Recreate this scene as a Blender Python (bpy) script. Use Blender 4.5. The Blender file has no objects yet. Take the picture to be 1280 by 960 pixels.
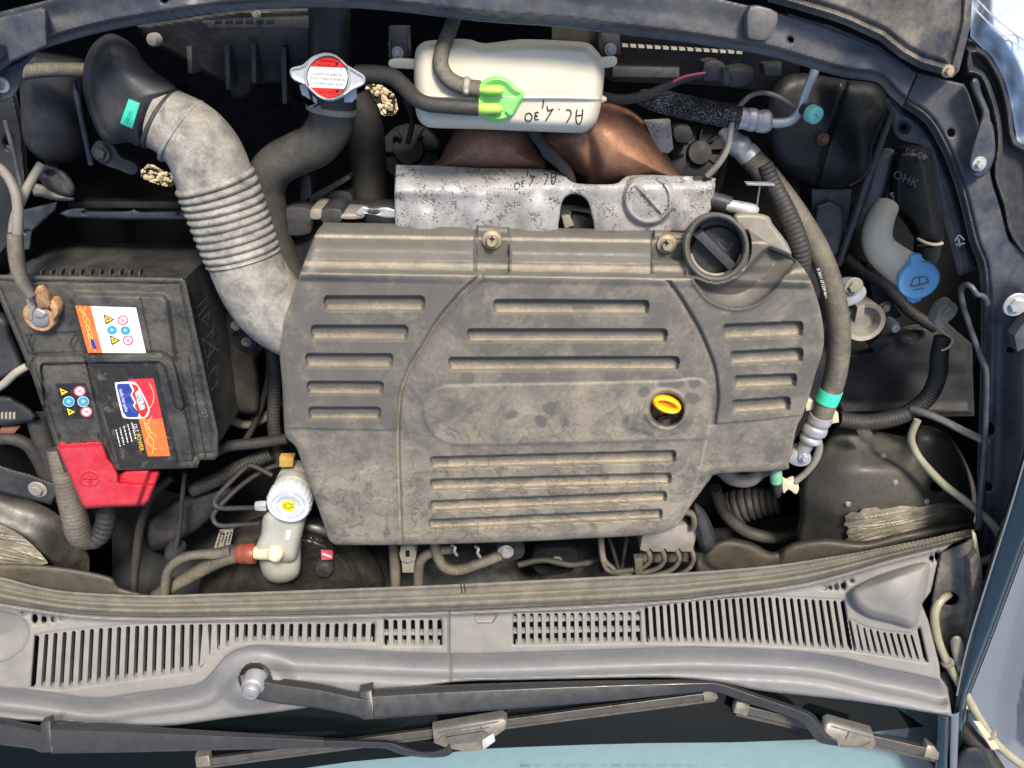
import bpy, bmesh, math, random
import numpy as np
from mathutils import Vector
random.seed(7); rng = np.random.default_rng(7)
sc = bpy.context.scene
R = math.radians

# ---------------------------------------------------------------- camera, sky, sun, exposure
TILT, DIST, FPX = R(28.0), 1.0, 985.0
cam_d = bpy.data.cameras.new('camera'); cam = bpy.data.objects.new('camera', cam_d)
sc.collection.objects.link(cam); sc.camera = cam
cam.location = (0, DIST*math.sin(TILT), DIST*math.cos(TILT)); cam.rotation_euler = (-TILT, 0, 0)
cam_d.sensor_width = 36.0; cam_d.lens = FPX/1280*36.0; cam_d.clip_start = 0.02; cam_d.clip_end = 500

SUN_EL, SUN_AZ = R(42), R(16)          # azimuth from +Y (front of the car) towards +X
world = bpy.data.worlds.new('World'); sc.world = world; world.use_nodes = True
wn = world.node_tree.nodes; wl = world.node_tree.links
bgn = wn['Background']; bgn.inputs['Strength'].default_value = 0.125
sky = wn.new('ShaderNodeTexSky'); sky.sky_type = 'NISHITA'; sky.sun_disc = False
sky.sun_elevation = SUN_EL; sky.sun_rotation = SUN_AZ; sky.dust_density = 3.0; sky.air_density = 1.0
wl.new(sky.outputs[0], bgn.inputs[0])
sl = bpy.data.lights.new('sun', 'SUN'); sl.energy = 2.9; sl.angle = R(11); sl.color = (1.0, 0.91, 0.78)
sun = bpy.data.objects.new('sun', sl); sc.collection.objects.link(sun)
sdir = Vector((math.sin(SUN_AZ)*math.cos(SUN_EL), math.cos(SUN_AZ)*math.cos(SUN_EL), math.sin(SUN_EL)))
sun.rotation_euler = sdir.to_track_quat('Z', 'Y').to_euler(); sun.location = sdir*3
vs = sc.view_settings; vs.view_transform = 'Standard'; vs.look = 'None'; vs.gamma = 1.0
vs.use_curve_mapping = False; vs.exposure = 0.92
sc.render.engine = 'CYCLES'; sc.cycles.use_denoising = True; sc.cycles.max_bounces = 8; sc.cycles.diffuse_bounces = 6

# ---------------------------------------------------------------- helpers: picture point at a height -> place
CY, CZ = DIST*math.sin(TILT), DIST*math.cos(TILT)
ct, st = math.cos(TILT), math.sin(TILT)
def W(px, py, z):
    """points of the place at height z (metres, engine cover top = 0) that the photo shows at px, py"""
    px, py, z = np.broadcast_arrays(np.asarray(px, float), np.asarray(py, float), np.asarray(z, float))
    dx = (px-640)/FPX; dy = (480-py)/FPX
    ry = dy*ct - st; rz = -dy*st - ct
    t = (z-CZ)/rz
    return np.stack([t*dx, CY+t*ry, z], -1)
def mpp(px, py, z):
    """metres per pixel there"""
    return float((z-CZ)/(-((480-py)/FPX)*st-ct))/FPX
def V(px, py, z): return Vector(W(px, py, z))

ORG = {}
def new_obj(name, mesh, parent=None, origin=None):
    o = bpy.data.objects.new(name, mesh); sc.collection.objects.link(o)
    if parent is not None:
        o.parent = parent; ORG[o] = ORG[parent]
    else:
        ORG[o] = origin if origin is not None else Vector((0, 0, 0)); o.location = ORG[o]
    return o
def tag(o, label=None, cat=None, group=None, kind=None):
    if label: o['label'] = label
    if cat: o['category'] = cat
    if group: o['group'] = group
    if kind: o['kind'] = kind
    return o
def thing(name, label, cat, px, py, z, group=None):
    return tag(new_obj(name, None, None, V(px, py, z)), label, cat, group)
def mesh_obj(name, verts, faces, mat, parent=None, sharp=35, attrs=None):
    verts = np.asarray(verts, float)
    if parent is not None: org = ORG[parent]
    else:
        c = (verts.min(0)+verts.max(0))/2; org = Vector((c[0], c[1], verts[:, 2].min()))
    me = bpy.data.meshes.new(name)
    vl = verts-np.array(org)
    if isinstance(faces, np.ndarray):
        n, k = faces.shape
        me.vertices.add(len(vl)); me.vertices.foreach_set('co', vl.ravel())
        me.loops.add(n*k); me.loops.foreach_set('vertex_index', faces.ravel().astype(np.int32))
        me.polygons.add(n); me.polygons.foreach_set('loop_start', np.arange(0, n*k, k, dtype=np.int32))
        me.update(calc_edges=True)
    else:
        me.from_pydata(vl.tolist(), [], faces)
    if attrs:
        for k, a in attrs.items():
            at = me.attributes.new(k, 'FLOAT', 'POINT'); at.data.foreach_set('value', np.asarray(a, np.float32).ravel())
    me.polygons.foreach_set('use_smooth', [True]*len(me.polygons))
    if sharp < 179: me.set_sharp_from_angle(angle=R(sharp))
    if mat: me.materials.append(mat)
    return new_obj(name, me, parent, org)
def bm_obj(name, bm, mat, parent=None, sharp=35):
    bm.verts.ensure_lookup_table(); bm.normal_update()
    v = [tuple(x.co) for x in bm.verts]; bm.verts.index_update()
    f = [[x.index for x in p.verts] for p in bm.faces]; bm.free()
    return mesh_obj(name, v, f, mat, parent, sharp)

# ---- outlines
def spl(pts, n=6, closed=False):
    """smooth curve through the points"""
    p = np.asarray(pts, float); m = len(p); out = []
    rngi = range(m if closed else m-1)
    for i in rngi:
        if closed: a, b, c, d = p[(i-1) % m], p[i], p[(i+1) % m], p[(i+2) % m]
        else: a, b, c, d = p[max(i-1, 0)], p[i], p[i+1], p[min(i+2, m-1)]
        for t in np.arange(n)/n:
            out.append(0.5*(2*b+(c-a)*t+(2*a-5*b+4*c-d)*t*t+(3*b-a-3*c+d)*t**3))
    if not closed: out.append(p[-1])
    return np.array(out)
def sd_poly(P):
    P = np.asarray(P, float)
    def f(X, Y):
        d2 = np.full(np.shape(X), 1e12); ins = np.zeros(np.shape(X), bool)
        for i in range(len(P)):
            a, b = P[i], P[(i+1) % len(P)]
            ex, ey = b-a; wx, wy = X-a[0], Y-a[1]
            t = np.clip((wx*ex+wy*ey)/max(ex*ex+ey*ey, 1e-9), 0, 1)
            d2 = np.minimum(d2, (wx-ex*t)**2+(wy-ey*t)**2)
            c = ((a[1] > Y) != (b[1] > Y))
            if c.any():
                xi = a[0]+(Y-a[1])*(ex/(ey if abs(ey) > 1e-9 else 1e-9))
                ins ^= c & (X < xi)
        d = np.sqrt(d2)
        return np.where(ins, d, -d)
    return f
def sd_ell(cx, cy, rx, ry):
    def f(X, Y):
        q = np.sqrt(((X-cx)/rx)**2+((Y-cy)/ry)**2)
        return (1-q)*min(rx, ry)
    return f
def sd_line(pts, closed=False):
    """distance to a polyline"""
    P = np.asarray(pts, float)
    def f(X, Y):
        d2 = np.full(np.shape(X), 1e12)
        for i in range(len(P)-(0 if closed else 1)):
            a, b = P[i], P[(i+1) % len(P)]
            ex, ey = b-a; wx, wy = X-a[0], Y-a[1]
            t = np.clip((wx*ex+wy*ey)/max(ex*ex+ey*ey, 1e-9), 0, 1)
            d2 = np.minimum(d2, (wx-ex*t)**2+(wy-ey*t)**2)
        return np.sqrt(d2)
    return f
def sstep(a, b, x):
    t = np.clip((x-a)/(b-a), 0, 1); return t*t*(3-2*t)
def rnd(d, r, dep):
    """rounded edge: drop dep over r pixels inside the outline"""
    t = np.clip(d/r, 0, 1); return -dep*(1-np.sqrt(np.maximum(0, 1-(1-t)**2)))
def infl(d, r, h):
    t = np.clip(d/r, 0, 1); return h*np.sqrt(np.maximum(0, 1-(1-t)**2))
def pln(x, kx, kz): return np.interp(x, kx, kz)

def hf(name, P, zf, mat, parent=None, step=1.6, skirt=0.02, holes=(), attrs=None, sharp=38, sdf=None):
    """a moulded or pressed sheet: outline P (picture points), height zf(x, y, d), real edge of depth skirt"""
    P = np.asarray(P, float)
    base = sdf or sd_poly(P)
    hs = [sd_ell(*h) if not callable(h) else h for h in holes]
    def sd(X, Y):
        d = base(X, Y)
        for h in hs: d = np.minimum(d, -h(X, Y))
        return d
    x0, y0 = P.min(0)-3*step; x1, y1 = P.max(0)+3*step
    X, Y = np.meshgrid(np.arange(x0, x1, step), np.arange(y0, y1, step))
    d = sd(X, Y)
    near = (d < 0) & (d > -4*step)
    Xs, Ys = X.copy(), Y.copy()
    xn, yn = X[near], Y[near]
    for _ in range(3):
        dn = sd(xn, yn); e = 0.3
        gx = (sd(xn+e, yn)-sd(xn-e, yn))/(2*e); gy = (sd(xn, yn+e)-sd(xn, yn-e))/(2*e)
        g2 = np.maximum(gx*gx+gy*gy, 0.2)
        xn = xn-dn*gx/g2; yn = yn-dn*gy/g2
    Xs[near] = xn; Ys[near] = yn
    Z = zf(Xs, Ys, np.maximum(d, 0)); Z = np.broadcast_to(Z, Xs.shape).copy()
    lay = -1.45*step
    Z = np.where(d < lay, Z-skirt, Z)
    ok = d > lay
    keep = ok[:-1, :-1] | ok[1:, :-1] | ok[:-1, 1:] | ok[1:, 1:]
    idx = np.arange(X.size).reshape(X.shape)
    q = np.stack([idx[:-1, :-1][keep], idx[1:, :-1][keep], idx[1:, 1:][keep], idx[:-1, 1:][keep]], -1)
    used, inv = np.unique(q, return_inverse=True)
    vts = W(Xs.ravel()[used], Ys.ravel()[used], Z.ravel()[used])
    at = {k: np.broadcast_to(f(Xs, Ys, np.maximum(d, 0)), Xs.shape).ravel()[used] for k, f in (attrs or {}).items()}
    return mesh_obj(name, vts, inv.reshape(q.shape), mat, parent, sharp, at)

def plate(name, P, zf, th, mat, parent=None, bev=0.001, seg=2, sharp=40):
    """a flat piece with outline P (picture points), thickness th, bevelled rim"""
    P = np.asarray(P, float)
    z = np.array([zf(x, y) if callable(zf) else zf for x, y in P])
    w = W(P[:, 0], P[:, 1], z)
    bm = bmesh.new(); vs_ = [bm.verts.new(p) for p in w]
    f = bm.faces.new(vs_); bm.normal_update()
    if f.normal.z < 0: f.normal_flip()
    r = bmesh.ops.extrude_face_region(bm, geom=[f])
    top = [g for g in r['geom'] if isinstance(g, bmesh.types.BMFace)]
    low = [v for v in bm.verts if v not in [g for g in r['geom'] if isinstance(g, bmesh.types.BMVert)]]
    for v in low: v.co.z -= th
    bm.normal_update()
    if bev > 0:
        es = list({e for t in top for e in t.edges})
        try: bmesh.ops.bevel(bm, geom=es, offset=bev, segments=seg, affect='EDGES', profile=0.5, clamp_overlap=True)
        except Exception: pass
    bmesh.ops.recalc_face_normals(bm, faces=bm.faces)
    return bm_obj(name, bm, mat, parent, sharp)

def decal(name, P, zf, mat, parent, up=0.0005):
    """flat print: a thin sheet just above a surface"""
    P = np.asarray(P, float)
    z = np.array([(zf(x, y) if callable(zf) else zf)+up for x, y in P])
    w = W(P[:, 0], P[:, 1], z)
    n = len(P)
    a = sum((P[i][0]*P[(i+1) % n][1]-P[(i+1) % n][0]*P[i][1]) for i in range(n))
    f = list(range(n)) if a < 0 else list(range(n))[::-1]
    return mesh_obj(name, w, [f], mat, parent)
def ell(cx, cy, rx, ry, n=28, rot=0):
    a = np.linspace(0, 2*math.pi, n, endpoint=False); c, s = math.cos(rot), math.sin(rot)
    return np.stack([cx+rx*np.cos(a)*c-ry*np.sin(a)*s, cy+rx*np.cos(a)*s+ry*np.sin(a)*c], -1)
def strokes(name, lines, wd, zf, mat, parent, up=0.0006):
    """pen strokes lying on a surface"""
    v, f = [], []
    for L in lines:
        L = np.asarray(L, float)
        if len(L) > 2: L = spl(L, 4)
        t = np.gradient(L, axis=0); t /= np.maximum(np.linalg.norm(t, axis=1, keepdims=True), 1e-6)
        nrm = np.stack([-t[:, 1], t[:, 0]], -1)*wd/2
        b = len(v)
        for p, q in zip(L, nrm):
            for s in (p+q, p-q):
                v.append(W(s[0], s[1], (zf(s[0], s[1]) if callable(zf) else zf)+up))
        for i in range(len(L)-1): f.append([b+2*i, b+2*i+1, b+2*i+3, b+2*i+2])
    return mesh_obj(name, v, f, mat, parent)
def text(name, s, px, py, size, base, zf, mat, parent, up=0.0007, align='CENTER', upv=None, squash=1.0):
    """lettering; base = reading direction in the picture, size = letter height in pixels"""
    cu = bpy.data.curves.new('t', 'FONT'); cu.body = s; cu.size = size*1.4; cu.align_x = align; cu.align_y = 'CENTER'; cu.resolution_u = 2
    o = bpy.data.objects.new('t', cu); sc.collection.objects.link(o)
    dg = bpy.context.evaluated_depsgraph_get(); me = bpy.data.meshes.new_from_object(o.evaluated_get(dg))
    bpy.data.objects.remove(o); bpy.data.curves.remove(cu)
    b = np.array(base, float); b /= np.linalg.norm(b)
    u = np.array(upv, float) if upv is not None else np.array([b[1], -b[0]]); u /= np.linalg.norm(u)
    v = []
    for x in me.vertices:
        p = np.array([px, py])+b*x.co.x*squash+u*x.co.y
        v.append(W(p[0], p[1], (zf(p[0], p[1]) if callable(zf) else zf)+up))
    f = [list(p.vertices) for p in me.polygons]; bpy.data.meshes.remove(me)
    return mesh_obj(name, v, f, mat, parent)

def tube(name, pts, mat, parent=None, seg=18, n=8, corr=None, crange=(0, 1), cap=True, prof=None, flat=1.0, sharp=60, raw=False, step=None):
    """hose, pipe or rod through (px, py, z, radius px); corr = (pitch px, height px) makes bellows"""
    A = []
    for q in pts:
        p = W(q[0], q[1], q[2]); A.append([*p, q[3]*mpp(q[0], q[1], q[2])])
    sp = spl(np.array(A), n) if not raw else np.array(A)
    seglen = np.linalg.norm(np.diff(sp[:, :3], axis=0), axis=1); s = np.concatenate([[0], np.cumsum(seglen)])
    m1 = mpp(*pts[0][:3])
    ds = step*m1 if step else (corr[0]*m1/8 if corr else s[-1]/max(len(sp), 4))
    if not raw or step:
        t = np.linspace(0, s[-1], max(int(s[-1]/ds)+1, 4))
        sp = np.stack([np.interp(t, s, sp[:, k]) for k in range(4)], -1); s = t
    c, r = sp[:, :3], sp[:, 3].copy()
    fr = s/s[-1]
    if corr:
        ph = (s/(corr[0]*m1)) % 1.0
        w = np.where((fr >= crange[0]) & (fr <= crange[1]), 1.0, 0.0)
        r += w*corr[1]*m1*(np.sqrt(np.abs(np.sin(math.pi*ph)))-0.3)
    if prof is not None: r = r*np.array([prof(x) for x in fr])
    T = np.gradient(c, axis=0); T /= np.maximum(np.linalg.norm(T, axis=1, keepdims=True), 1e-9)
    up = Vector((0, 0, 1)) if abs(T[0][2]) < 0.9 else Vector((0, 1, 0))
    N = Vector(T[0]).cross(up).normalized(); vv = []
    prev = Vector(T[0])
    ang = np.linspace(0, 2*math.pi, seg, endpoint=False)
    for i in range(len(c)):
        ti = Vector(T[i]); N = (prev.rotation_difference(ti)) @ N; N = (N-ti*N.dot(ti)).normalized(); B = ti.cross(N); prev = ti
        Nn, Bn = np.array(N), np.array(B)
        vv.append(c[i]+r[i]*(np.cos(ang)[:, None]*Nn+flat*np.sin(ang)[:, None]*Bn))
    vv = np.concatenate(vv); f = []
    for i in range(len(c)-1):
        for j in range(seg):
            a = i*seg+j; b = i*seg+(j+1) % seg
            f.append([a, b, b+seg, a+seg])
    if cap: f.append(list(range(seg))[::-1]); f.append([len(vv)-seg+j for j in range(seg)])
    return mesh_obj(name, vv, f, mat, parent, sharp)

def lathe(name, px, py, z, prof, mat, parent=None, axis=(0, 0, 1), seg=32, gear=None, sharp=40, ph=0.0):
    """turned piece: prof = [(radius px, height m)...] about axis through the point"""
    c = V(px, py, z); k = mpp(px, py, z)
    ax = Vector(axis).normalized(); q = Vector((0, 0, 1)).rotation_difference(ax)
    vv, f = [], []
    for (r, h) in prof:
        for j in range(seg):
            a = 2*math.pi*j/seg+ph; rr = r*k
            if gear and r > gear[2]: rr *= 1+gear[1]*(1 if (j*gear[0]*2//seg) % 2 else -1)
            vv.append(c+q @ Vector((rr*math.cos(a), rr*math.sin(a), h)))
    for i in range(len(prof)-1):
        for j in range(seg):
            a = i*seg+j; b = i*seg+(j+1) % seg
            f.append([a, b, b+seg, a+seg])
    f.append(list(range(seg))[::-1]); f.append([len(vv)-seg+j for j in range(seg)])
    return mesh_obj(name, [tuple(x) for x in vv], f, mat, parent, sharp)
def bolt(px, py, z, r, mat, parent, axis=(0, 0, 1), name='bolt', washer=True):
    b = lathe(name, px, py, z, [(r*.8, -.004), (r*.8, .004), (r*.7, .0052), (r*.2, .0055)], mat, parent, axis, 6, sharp=25)
    if washer: lathe('washer', px, py, z-.001, [(r*1.25, -.002), (r*1.3, 0), (r*1.2, .001)], mat, b, axis, 20)
    return b
def box(name, quad, z, th, mat, parent=None, bev=0.0015):
    return plate(name, quad, z, th, mat, parent, bev)

# ---------------------------------------------------------------- materials
def lin(c):
    o = []
    for v in c[:3]:
        v = v/255.0; o.append(v/12.92 if v <= 0.04045 else ((v+0.055)/1.055)**2.4)
    return (*o, 1.0)
DUST = (186, 174, 148)
MATS = {}
def mat(name, col, rough=0.6, metal=0.0, dust=0.0, dcol=DUST, dscale=18.0, lo=0.35, hi=0.75, bump=0.15, bscale=600.0, spots=None,
        var=0.25, attr=None, spec=0.5, trans=0.0, sss=0.0, up=0.75, coat=0.0, rvar=0.12, stain=None, scratch=0.0, ior=1.45, iso=None):
    m = bpy.data.materials.new(name); m.use_nodes = True; MATS[name] = m
    nt = m.node_tree; N = nt.nodes; L = nt.links; bs = N['Principled BSDF']
    def node(t, **k):
        x = N.new(t)
        for a, b in k.items(): setattr(x, a, b)
        return x
    def math_(op, a, b=None, clamp=False):
        x = node('ShaderNodeMath', operation=op); x.use_clamp = clamp
        for i, v in enumerate((a, b)):
            if v is None: continue
            if isinstance(v, (int, float)): x.inputs[i].default_value = v
            else: L.new(v, x.inputs[i])
        return x.outputs[0]
    def noise(scale, det=4, rgh=0.6, dist=0.0):
        x = node('ShaderNodeTexNoise'); x.inputs['Scale'].default_value = scale; x.inputs['Detail'].default_value = det
        x.inputs['Roughness'].default_value = rgh; x.inputs['Distortion'].default_value = dist; L.new(geo.outputs['Position'], x.inputs['Vector']); return x.outputs[0]
    def mrange(v, a, b, c=0.0, d=1.0):
        x = node('ShaderNodeMapRange'); x.clamp = True; L.new(v, x.inputs[0])
        for i, q in enumerate((a, b, c, d)): x.inputs[i+1].default_value = q
        return x.outputs[0]
    def mixc(f, a, b, bt='MIX'):
        x = node('ShaderNodeMix', data_type='RGBA', blend_type=bt)
        if isinstance(f, (int, float)): x.inputs[0].default_value = f
        else: L.new(f, x.inputs[0])
        for i, v in ((6, a), (7, b)):
            if isinstance(v, tuple): x.inputs[i].default_value = v
            else: L.new(v, x.inputs[i])
        return x.outputs[2]
    geo = node('ShaderNodeNewGeometry')
    c = lin(col)
    n1 = noise(35, 5)
    v1 = mrange(n1, .3, .7, 1-var, 1+var)
    cc = mixc(1.0, c, v1, 'MULTIPLY')
    rough_s = mrange(noise(60, 3), .3, .7, max(0.02, rough-rvar), min(1, rough+rvar))
    if stain:
        sm = mrange(noise(stain[1], 5, .65, .4), stain[2], stain[2]+stain[3])
        cc = mixc(sm, cc, lin(stain[0]))
    if spots:
        vo = node('ShaderNodeTexNoise'); vo.inputs['Scale'].default_value = spots[1]; vo.inputs['Detail'].default_value = 3; L.new(geo.outputs['Position'], vo.inputs['Vector'])
        big = mrange(noise(spots[1]/9, 3), .35, .65, -spots[3], spots[3])
        sm = mrange(math_('ADD', vo.outputs[0], big), spots[2], spots[2]+.05)
        cc = mixc(sm, cc, lin(spots[0]))
    if dust > 0 or attr:
        dn = mrange(math_('ADD', math_('MULTIPLY', noise(dscale, 6, .65, .6), .7), math_('MULTIPLY', noise(dscale*9, 4, .7), .3)), lo, hi)
        sx = node('ShaderNodeSeparateXYZ'); L.new(geo.outputs['Normal'], sx.inputs[0])
        upf = mrange(sx.outputs[2], .1, .95, 1-up, 1.0)
        if attr:
            an = node('ShaderNodeAttribute', attribute_name=attr)
            f = math_('MULTIPLY', math_('ADD', math_('MULTIPLY', dn, dust), math_('SUBTRACT', an.outputs['Fac'], .5), True), upf, True)
        else:
            f = math_('MULTIPLY', math_('MULTIPLY', dn, dust), upf, True)
        f2 = math_('MULTIPLY', f, mrange(noise(260, 3, .7), .25, .6, .55, 1.0))
        cc = mixc(f2, cc, lin(dcol))
        if iso:
            ia = node('ShaderNodeAttribute', attribute_name='crack')
            iv = noise(iso[0], 5, .6, .8)
            line = mrange(math_('ABSOLUTE', math_('SUBTRACT', iv, .5)), .003, .011, 1.0, 0.0)
            halo = mrange(iv, .5, .56, 0.0, 1.0)
            cc = mixc(math_('MULTIPLY', math_('MULTIPLY', halo, ia.outputs['Fac']), .15), cc, lin(dcol))
            cc = mixc(math_('MULTIPLY', math_('MULTIPLY', line, ia.outputs['Fac']), .6), cc, lin((56, 52, 47)))
            cc = mixc(mrange(noise(900, 2, .7), .52, .72, 0, .35), cc, lin((62, 59, 54)))
        rr = node('ShaderNodeMix', data_type='FLOAT'); L.new(f, rr.inputs[0]); L.new(rough_s, rr.inputs[2]); rr.inputs[3].default_value = .92
        rough_s = rr.outputs[0]
        if metal > 0: L.new(mrange(f, 0, 1, metal, 0), bs.inputs['Metallic'])
    elif metal > 0: bs.inputs['Metallic'].default_value = metal
    L.new(cc, bs.inputs['Base Color']); L.new(rough_s, bs.inputs['Roughness'])
    bs.inputs['Specular IOR Level'].default_value = spec; bs.inputs['IOR'].default_value = ior
    bs.inputs['Transmission Weight'].default_value = trans
    if sss > 0:
        bs.inputs['Subsurface Weight'].default_value = sss; bs.inputs['Subsurface Radius'].default_value = (.01, .01, .008); bs.inputs['Subsurface Scale'].default_value = .5
    bs.inputs['Coat Weight'].default_value = coat; bs.inputs['Coat Roughness'].default_value = .08
    if bump > 0:
        b = node('ShaderNodeBump'); b.inputs['Strength'].default_value = bump; b.inputs['Distance'].default_value = .0006
        hsum = math_('ADD', noise(bscale, 3), math_('MULTIPLY', noise(bscale/6, 4), 1.5))
        if scratch: hsum = math_('ADD', hsum, math_('MULTIPLY', noise(22, 6, .8, 2.5), scratch))
        L.new(hsum, b.inputs['Height']); L.new(b.outputs[0], bs.inputs['Normal'])
    return m
M_cover = mat('cover_plastic', (90, 87, 82), .55, dust=.78, attr='dust', dcol=(180, 168, 144), dscale=17, lo=.32, hi=.80, bump=.16, scratch=.4, up=.55, spots=((44, 43, 42), 75, .80, .06), iso=(26,), var=.12)  # its dust attribute also carries the shading painted on the ribs
M_blkc = mat('clean_black_plastic', (26, 28, 31), .4, bump=.08, var=.15)
M_blk = mat('black_plastic', (46, 47, 51), .5, dust=.55, dscale=14, lo=.45, hi=.85, dcol=(116, 113, 106), bump=.15)
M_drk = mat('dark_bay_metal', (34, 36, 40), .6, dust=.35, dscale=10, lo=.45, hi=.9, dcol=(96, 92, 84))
M_void = mat('black_void_fill', (14, 15, 17), .8, bump=.05)
M_rub = mat('black_rubber', (36, 36, 38), .6, dust=.45, dscale=22, lo=.35, hi=.85, dcol=(112, 108, 98), bump=.1)
M_hosd = mat('dark_coolant_hose', (46, 46, 46), .6, dust=.55, dscale=14, lo=.35, hi=.8, dcol=(122, 117, 104), bump=.12, scratch=.5)
M_hose = mat('dusty_rubber_hose', (52, 51, 49), .7, dust=.8, dscale=16, lo=.28, hi=.75, dcol=(150, 142, 124), bump=.12, scratch=.6)
M_duct = mat('grey_rubber_duct', (98, 95, 90), .72, dust=.95, dscale=45, lo=.36, hi=.66, dcol=(170, 166, 156), bump=.25, bscale=300, var=.3, up=.3)
M_steel = mat('painted_blue_grey_steel', (50, 55, 66), .33, dust=.6, dscale=7, lo=.42, hi=.85, dcol=(150, 143, 128), bump=.06, spec=.6, up=.5)
M_steel_d = mat('painted_steel_dusty', (54, 56, 62), .4, dust=.9, dscale=9, lo=.42, hi=.85, dcol=(168, 156, 130), bump=.06, up=.4)
M_tower = mat('strut_tower_paint', (46, 46, 45), .33, dust=.8, dscale=8, lo=.32, hi=.95, dcol=(114, 109, 97), bump=.05, up=.3, spots=((120, 115, 100), 190, .75, .04))
M_alu = mat('bare_aluminium', (190, 191, 192), .38, .55, dust=.4, dscale=30, lo=.4, hi=.8, dcol=(120, 115, 100), bump=.25, bscale=400)
M_capm = mat('stamped_cap_metal', (190, 193, 197), .38, .25, bump=.08, var=.06)
M_clip = mat('grey_wiper_clip', (76, 75, 73), .3, bump=.06, dust=.3, dscale=30)
M_cast = mat('dusty_cast_aluminium', (150, 146, 138), .6, .5, dust=.7, dscale=25, lo=.35, hi=.8, dcol=(130, 120, 98), bump=.5, bscale=350)
M_shield = mat('speckled_heat_shield', (160, 160, 161), .5, .3, dust=.85, dscale=13, lo=.40, hi=.66, dcol=(112, 107, 100), up=.2, bump=.25, bscale=300, spots=((84, 78, 72), 460, .60, .14), spec=.5)
M_exh = mat('heat_tinted_steel', (186, 132, 98), .38, .8, dust=.85, dscale=12, lo=.34, hi=.60, dcol=(94, 84, 79), bump=.6, bscale=260, up=.1, stain=((150, 116, 98), 16, .45, .25))
M_white = mat('milky_plastic_tank', (196, 192, 175), .42, dust=.5, dscale=7, lo=.48, hi=.9, dcol=(196, 186, 156), bump=.06, var=.05, sss=.25, up=.3)
M_white2 = mat('translucent_reservoir', (168, 168, 158), .4, dust=.45, dscale=20, lo=.4, hi=.85, dcol=(140, 134, 112), bump=.06, var=.08, sss=.2, up=.2)
M_wcap = mat('pale_cap_plastic', (190, 194, 200), .5, bump=.1, var=.06)
M_green = mat('green_cap_plastic', (122, 204, 112), .42, bump=.08, var=.12, sss=.2, dust=.5, dcol=(176, 200, 140), dscale=40, lo=.35, hi=.8)
M_green2 = mat('yellow_green_plastic', (168, 214, 90), .4, bump=.05, var=.1, dust=.3, dscale=60, dcol=(170, 180, 120))
M_red = mat('red_plastic', (178, 24, 48), .45, dust=.55, dscale=16, lo=.38, hi=.8, dcol=(196, 112, 110), bump=.1, var=.12)
M_blue = mat('blue_cap_plastic', (110, 176, 222), .45, bump=.06, var=.08, dust=.2, dcol=(170, 200, 220), dscale=30)
M_yel = mat('yellow_plastic', (246, 176, 12), .35, bump=.02, var=.05)
M_batt = mat('battery_black_plastic', (44, 45, 47), .48, dust=.62, dscale=13, lo=.42, hi=.88, dcol=(146, 140, 122), bump=.18, up=.5)
M_cowl = mat('grey_cowl_plastic', (110, 109, 107), .5, dust=.8, dscale=6, lo=.3, hi=.85, dcol=(158, 152, 142), bump=.12, bscale=500, var=.06, up=.4)
M_cowl2 = mat('grey_cowl_smooth', (108, 109, 112), .5, dust=.5, dscale=9, lo=.4, hi=.85, dcol=(160, 156, 148), bump=.05, var=.05)
M_seal = mat('dusty_seal_rubber', (82, 79, 73), .7, dust=.7, dscale=40, lo=.3, hi=.8, dcol=(146, 138, 120), bump=.15, up=.4, scratch=.2)
M_arm = mat('satin_black_arm', (46, 47, 49), .3, dust=.12, dscale=10, lo=.5, hi=.95, dcol=(120, 118, 110), bump=.04, var=.08)
M_blade = mat('blade_metal', (90, 87, 83), .3, .5, bump=.05, dust=.3, dcol=(140, 132, 118), dscale=30)
M_glassb = mat('dark_reflection_glass', (8, 14, 16), .06, bump=0, var=.0, rvar=.02, spec=.18)  # near-black colour of the reflection painted on the windscreen
M_dash = mat('dash_plastic', (128, 140, 146), .6, bump=.08, var=.05)
M_conn = mat('grey_connector', (132, 130, 122), .55, dust=.5, bump=.1, dscale=40)
M_brown = mat('brown_connector', (122, 62, 44), .5, bump=.1, var=.15)
M_cream = mat('cream_plastic', (196, 188, 160), .45, bump=.06, var=.06, dust=.2)
M_tape = mat('torn_silver_tape', (120, 114, 102), .38, .3, dust=.8, dscale=30, lo=.4, hi=.66, dcol=(180, 172, 152), bump=.5, bscale=260, scratch=1.5, up=.2)
M_teal = mat('teal_plastic', (110, 196, 184), .45, bump=.08, var=.1, dust=.3, dscale=60)
M_mint = mat('mint_tag', (52, 206, 174), .5, bump=.04, var=.08, dust=.35, dscale=50, lo=.45, hi=.8)
M_screw = mat('dusty_screw', (150, 138, 116), .5, .5, dust=.6, dscale=80, lo=.3, hi=.7, dcol=(176, 160, 130), bump=.2)
M_rust = mat('corroded_copper', (142, 88, 44), .7, .2, dust=.6, dscale=70, lo=.3, hi=.6, dcol=(206, 186, 146), bump=.9, bscale=260, up=.1, var=.4)
M_lead = mat('grey_lead_post', (150, 152, 155), .45, .5, bump=.2, var=.1)
M_cable = mat('grey_cable', (104, 102, 98), .6, dust=.6, dscale=30, lo=.3, hi=.7, dcol=(160, 152, 136), bump=.1)
M_hos2 = mat('pale_green_tube', (132, 130, 110), .4, dust=.4, dscale=25, dcol=(190, 182, 150), bump=.04, var=.1)
M_brass = mat('ochre_clip', (176, 142, 70), .5, bump=.1, var=.15)
M_paint = mat('blue_grey_sky_paint', (98, 104, 114), .3, bump=0, var=.03, coat=.4, rvar=.03)  # paler than the fender edge: sky reflection put into the colour
M_paintd = mat('dark_teal_fender_edge', (16, 30, 36), .15, bump=0, var=.05, coat=1.0, rvar=.03)
M_lampl = mat('headlamp_lens', (206, 222, 236), .12, bump=0, var=.12, coat=1.0, rvar=.05)
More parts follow.
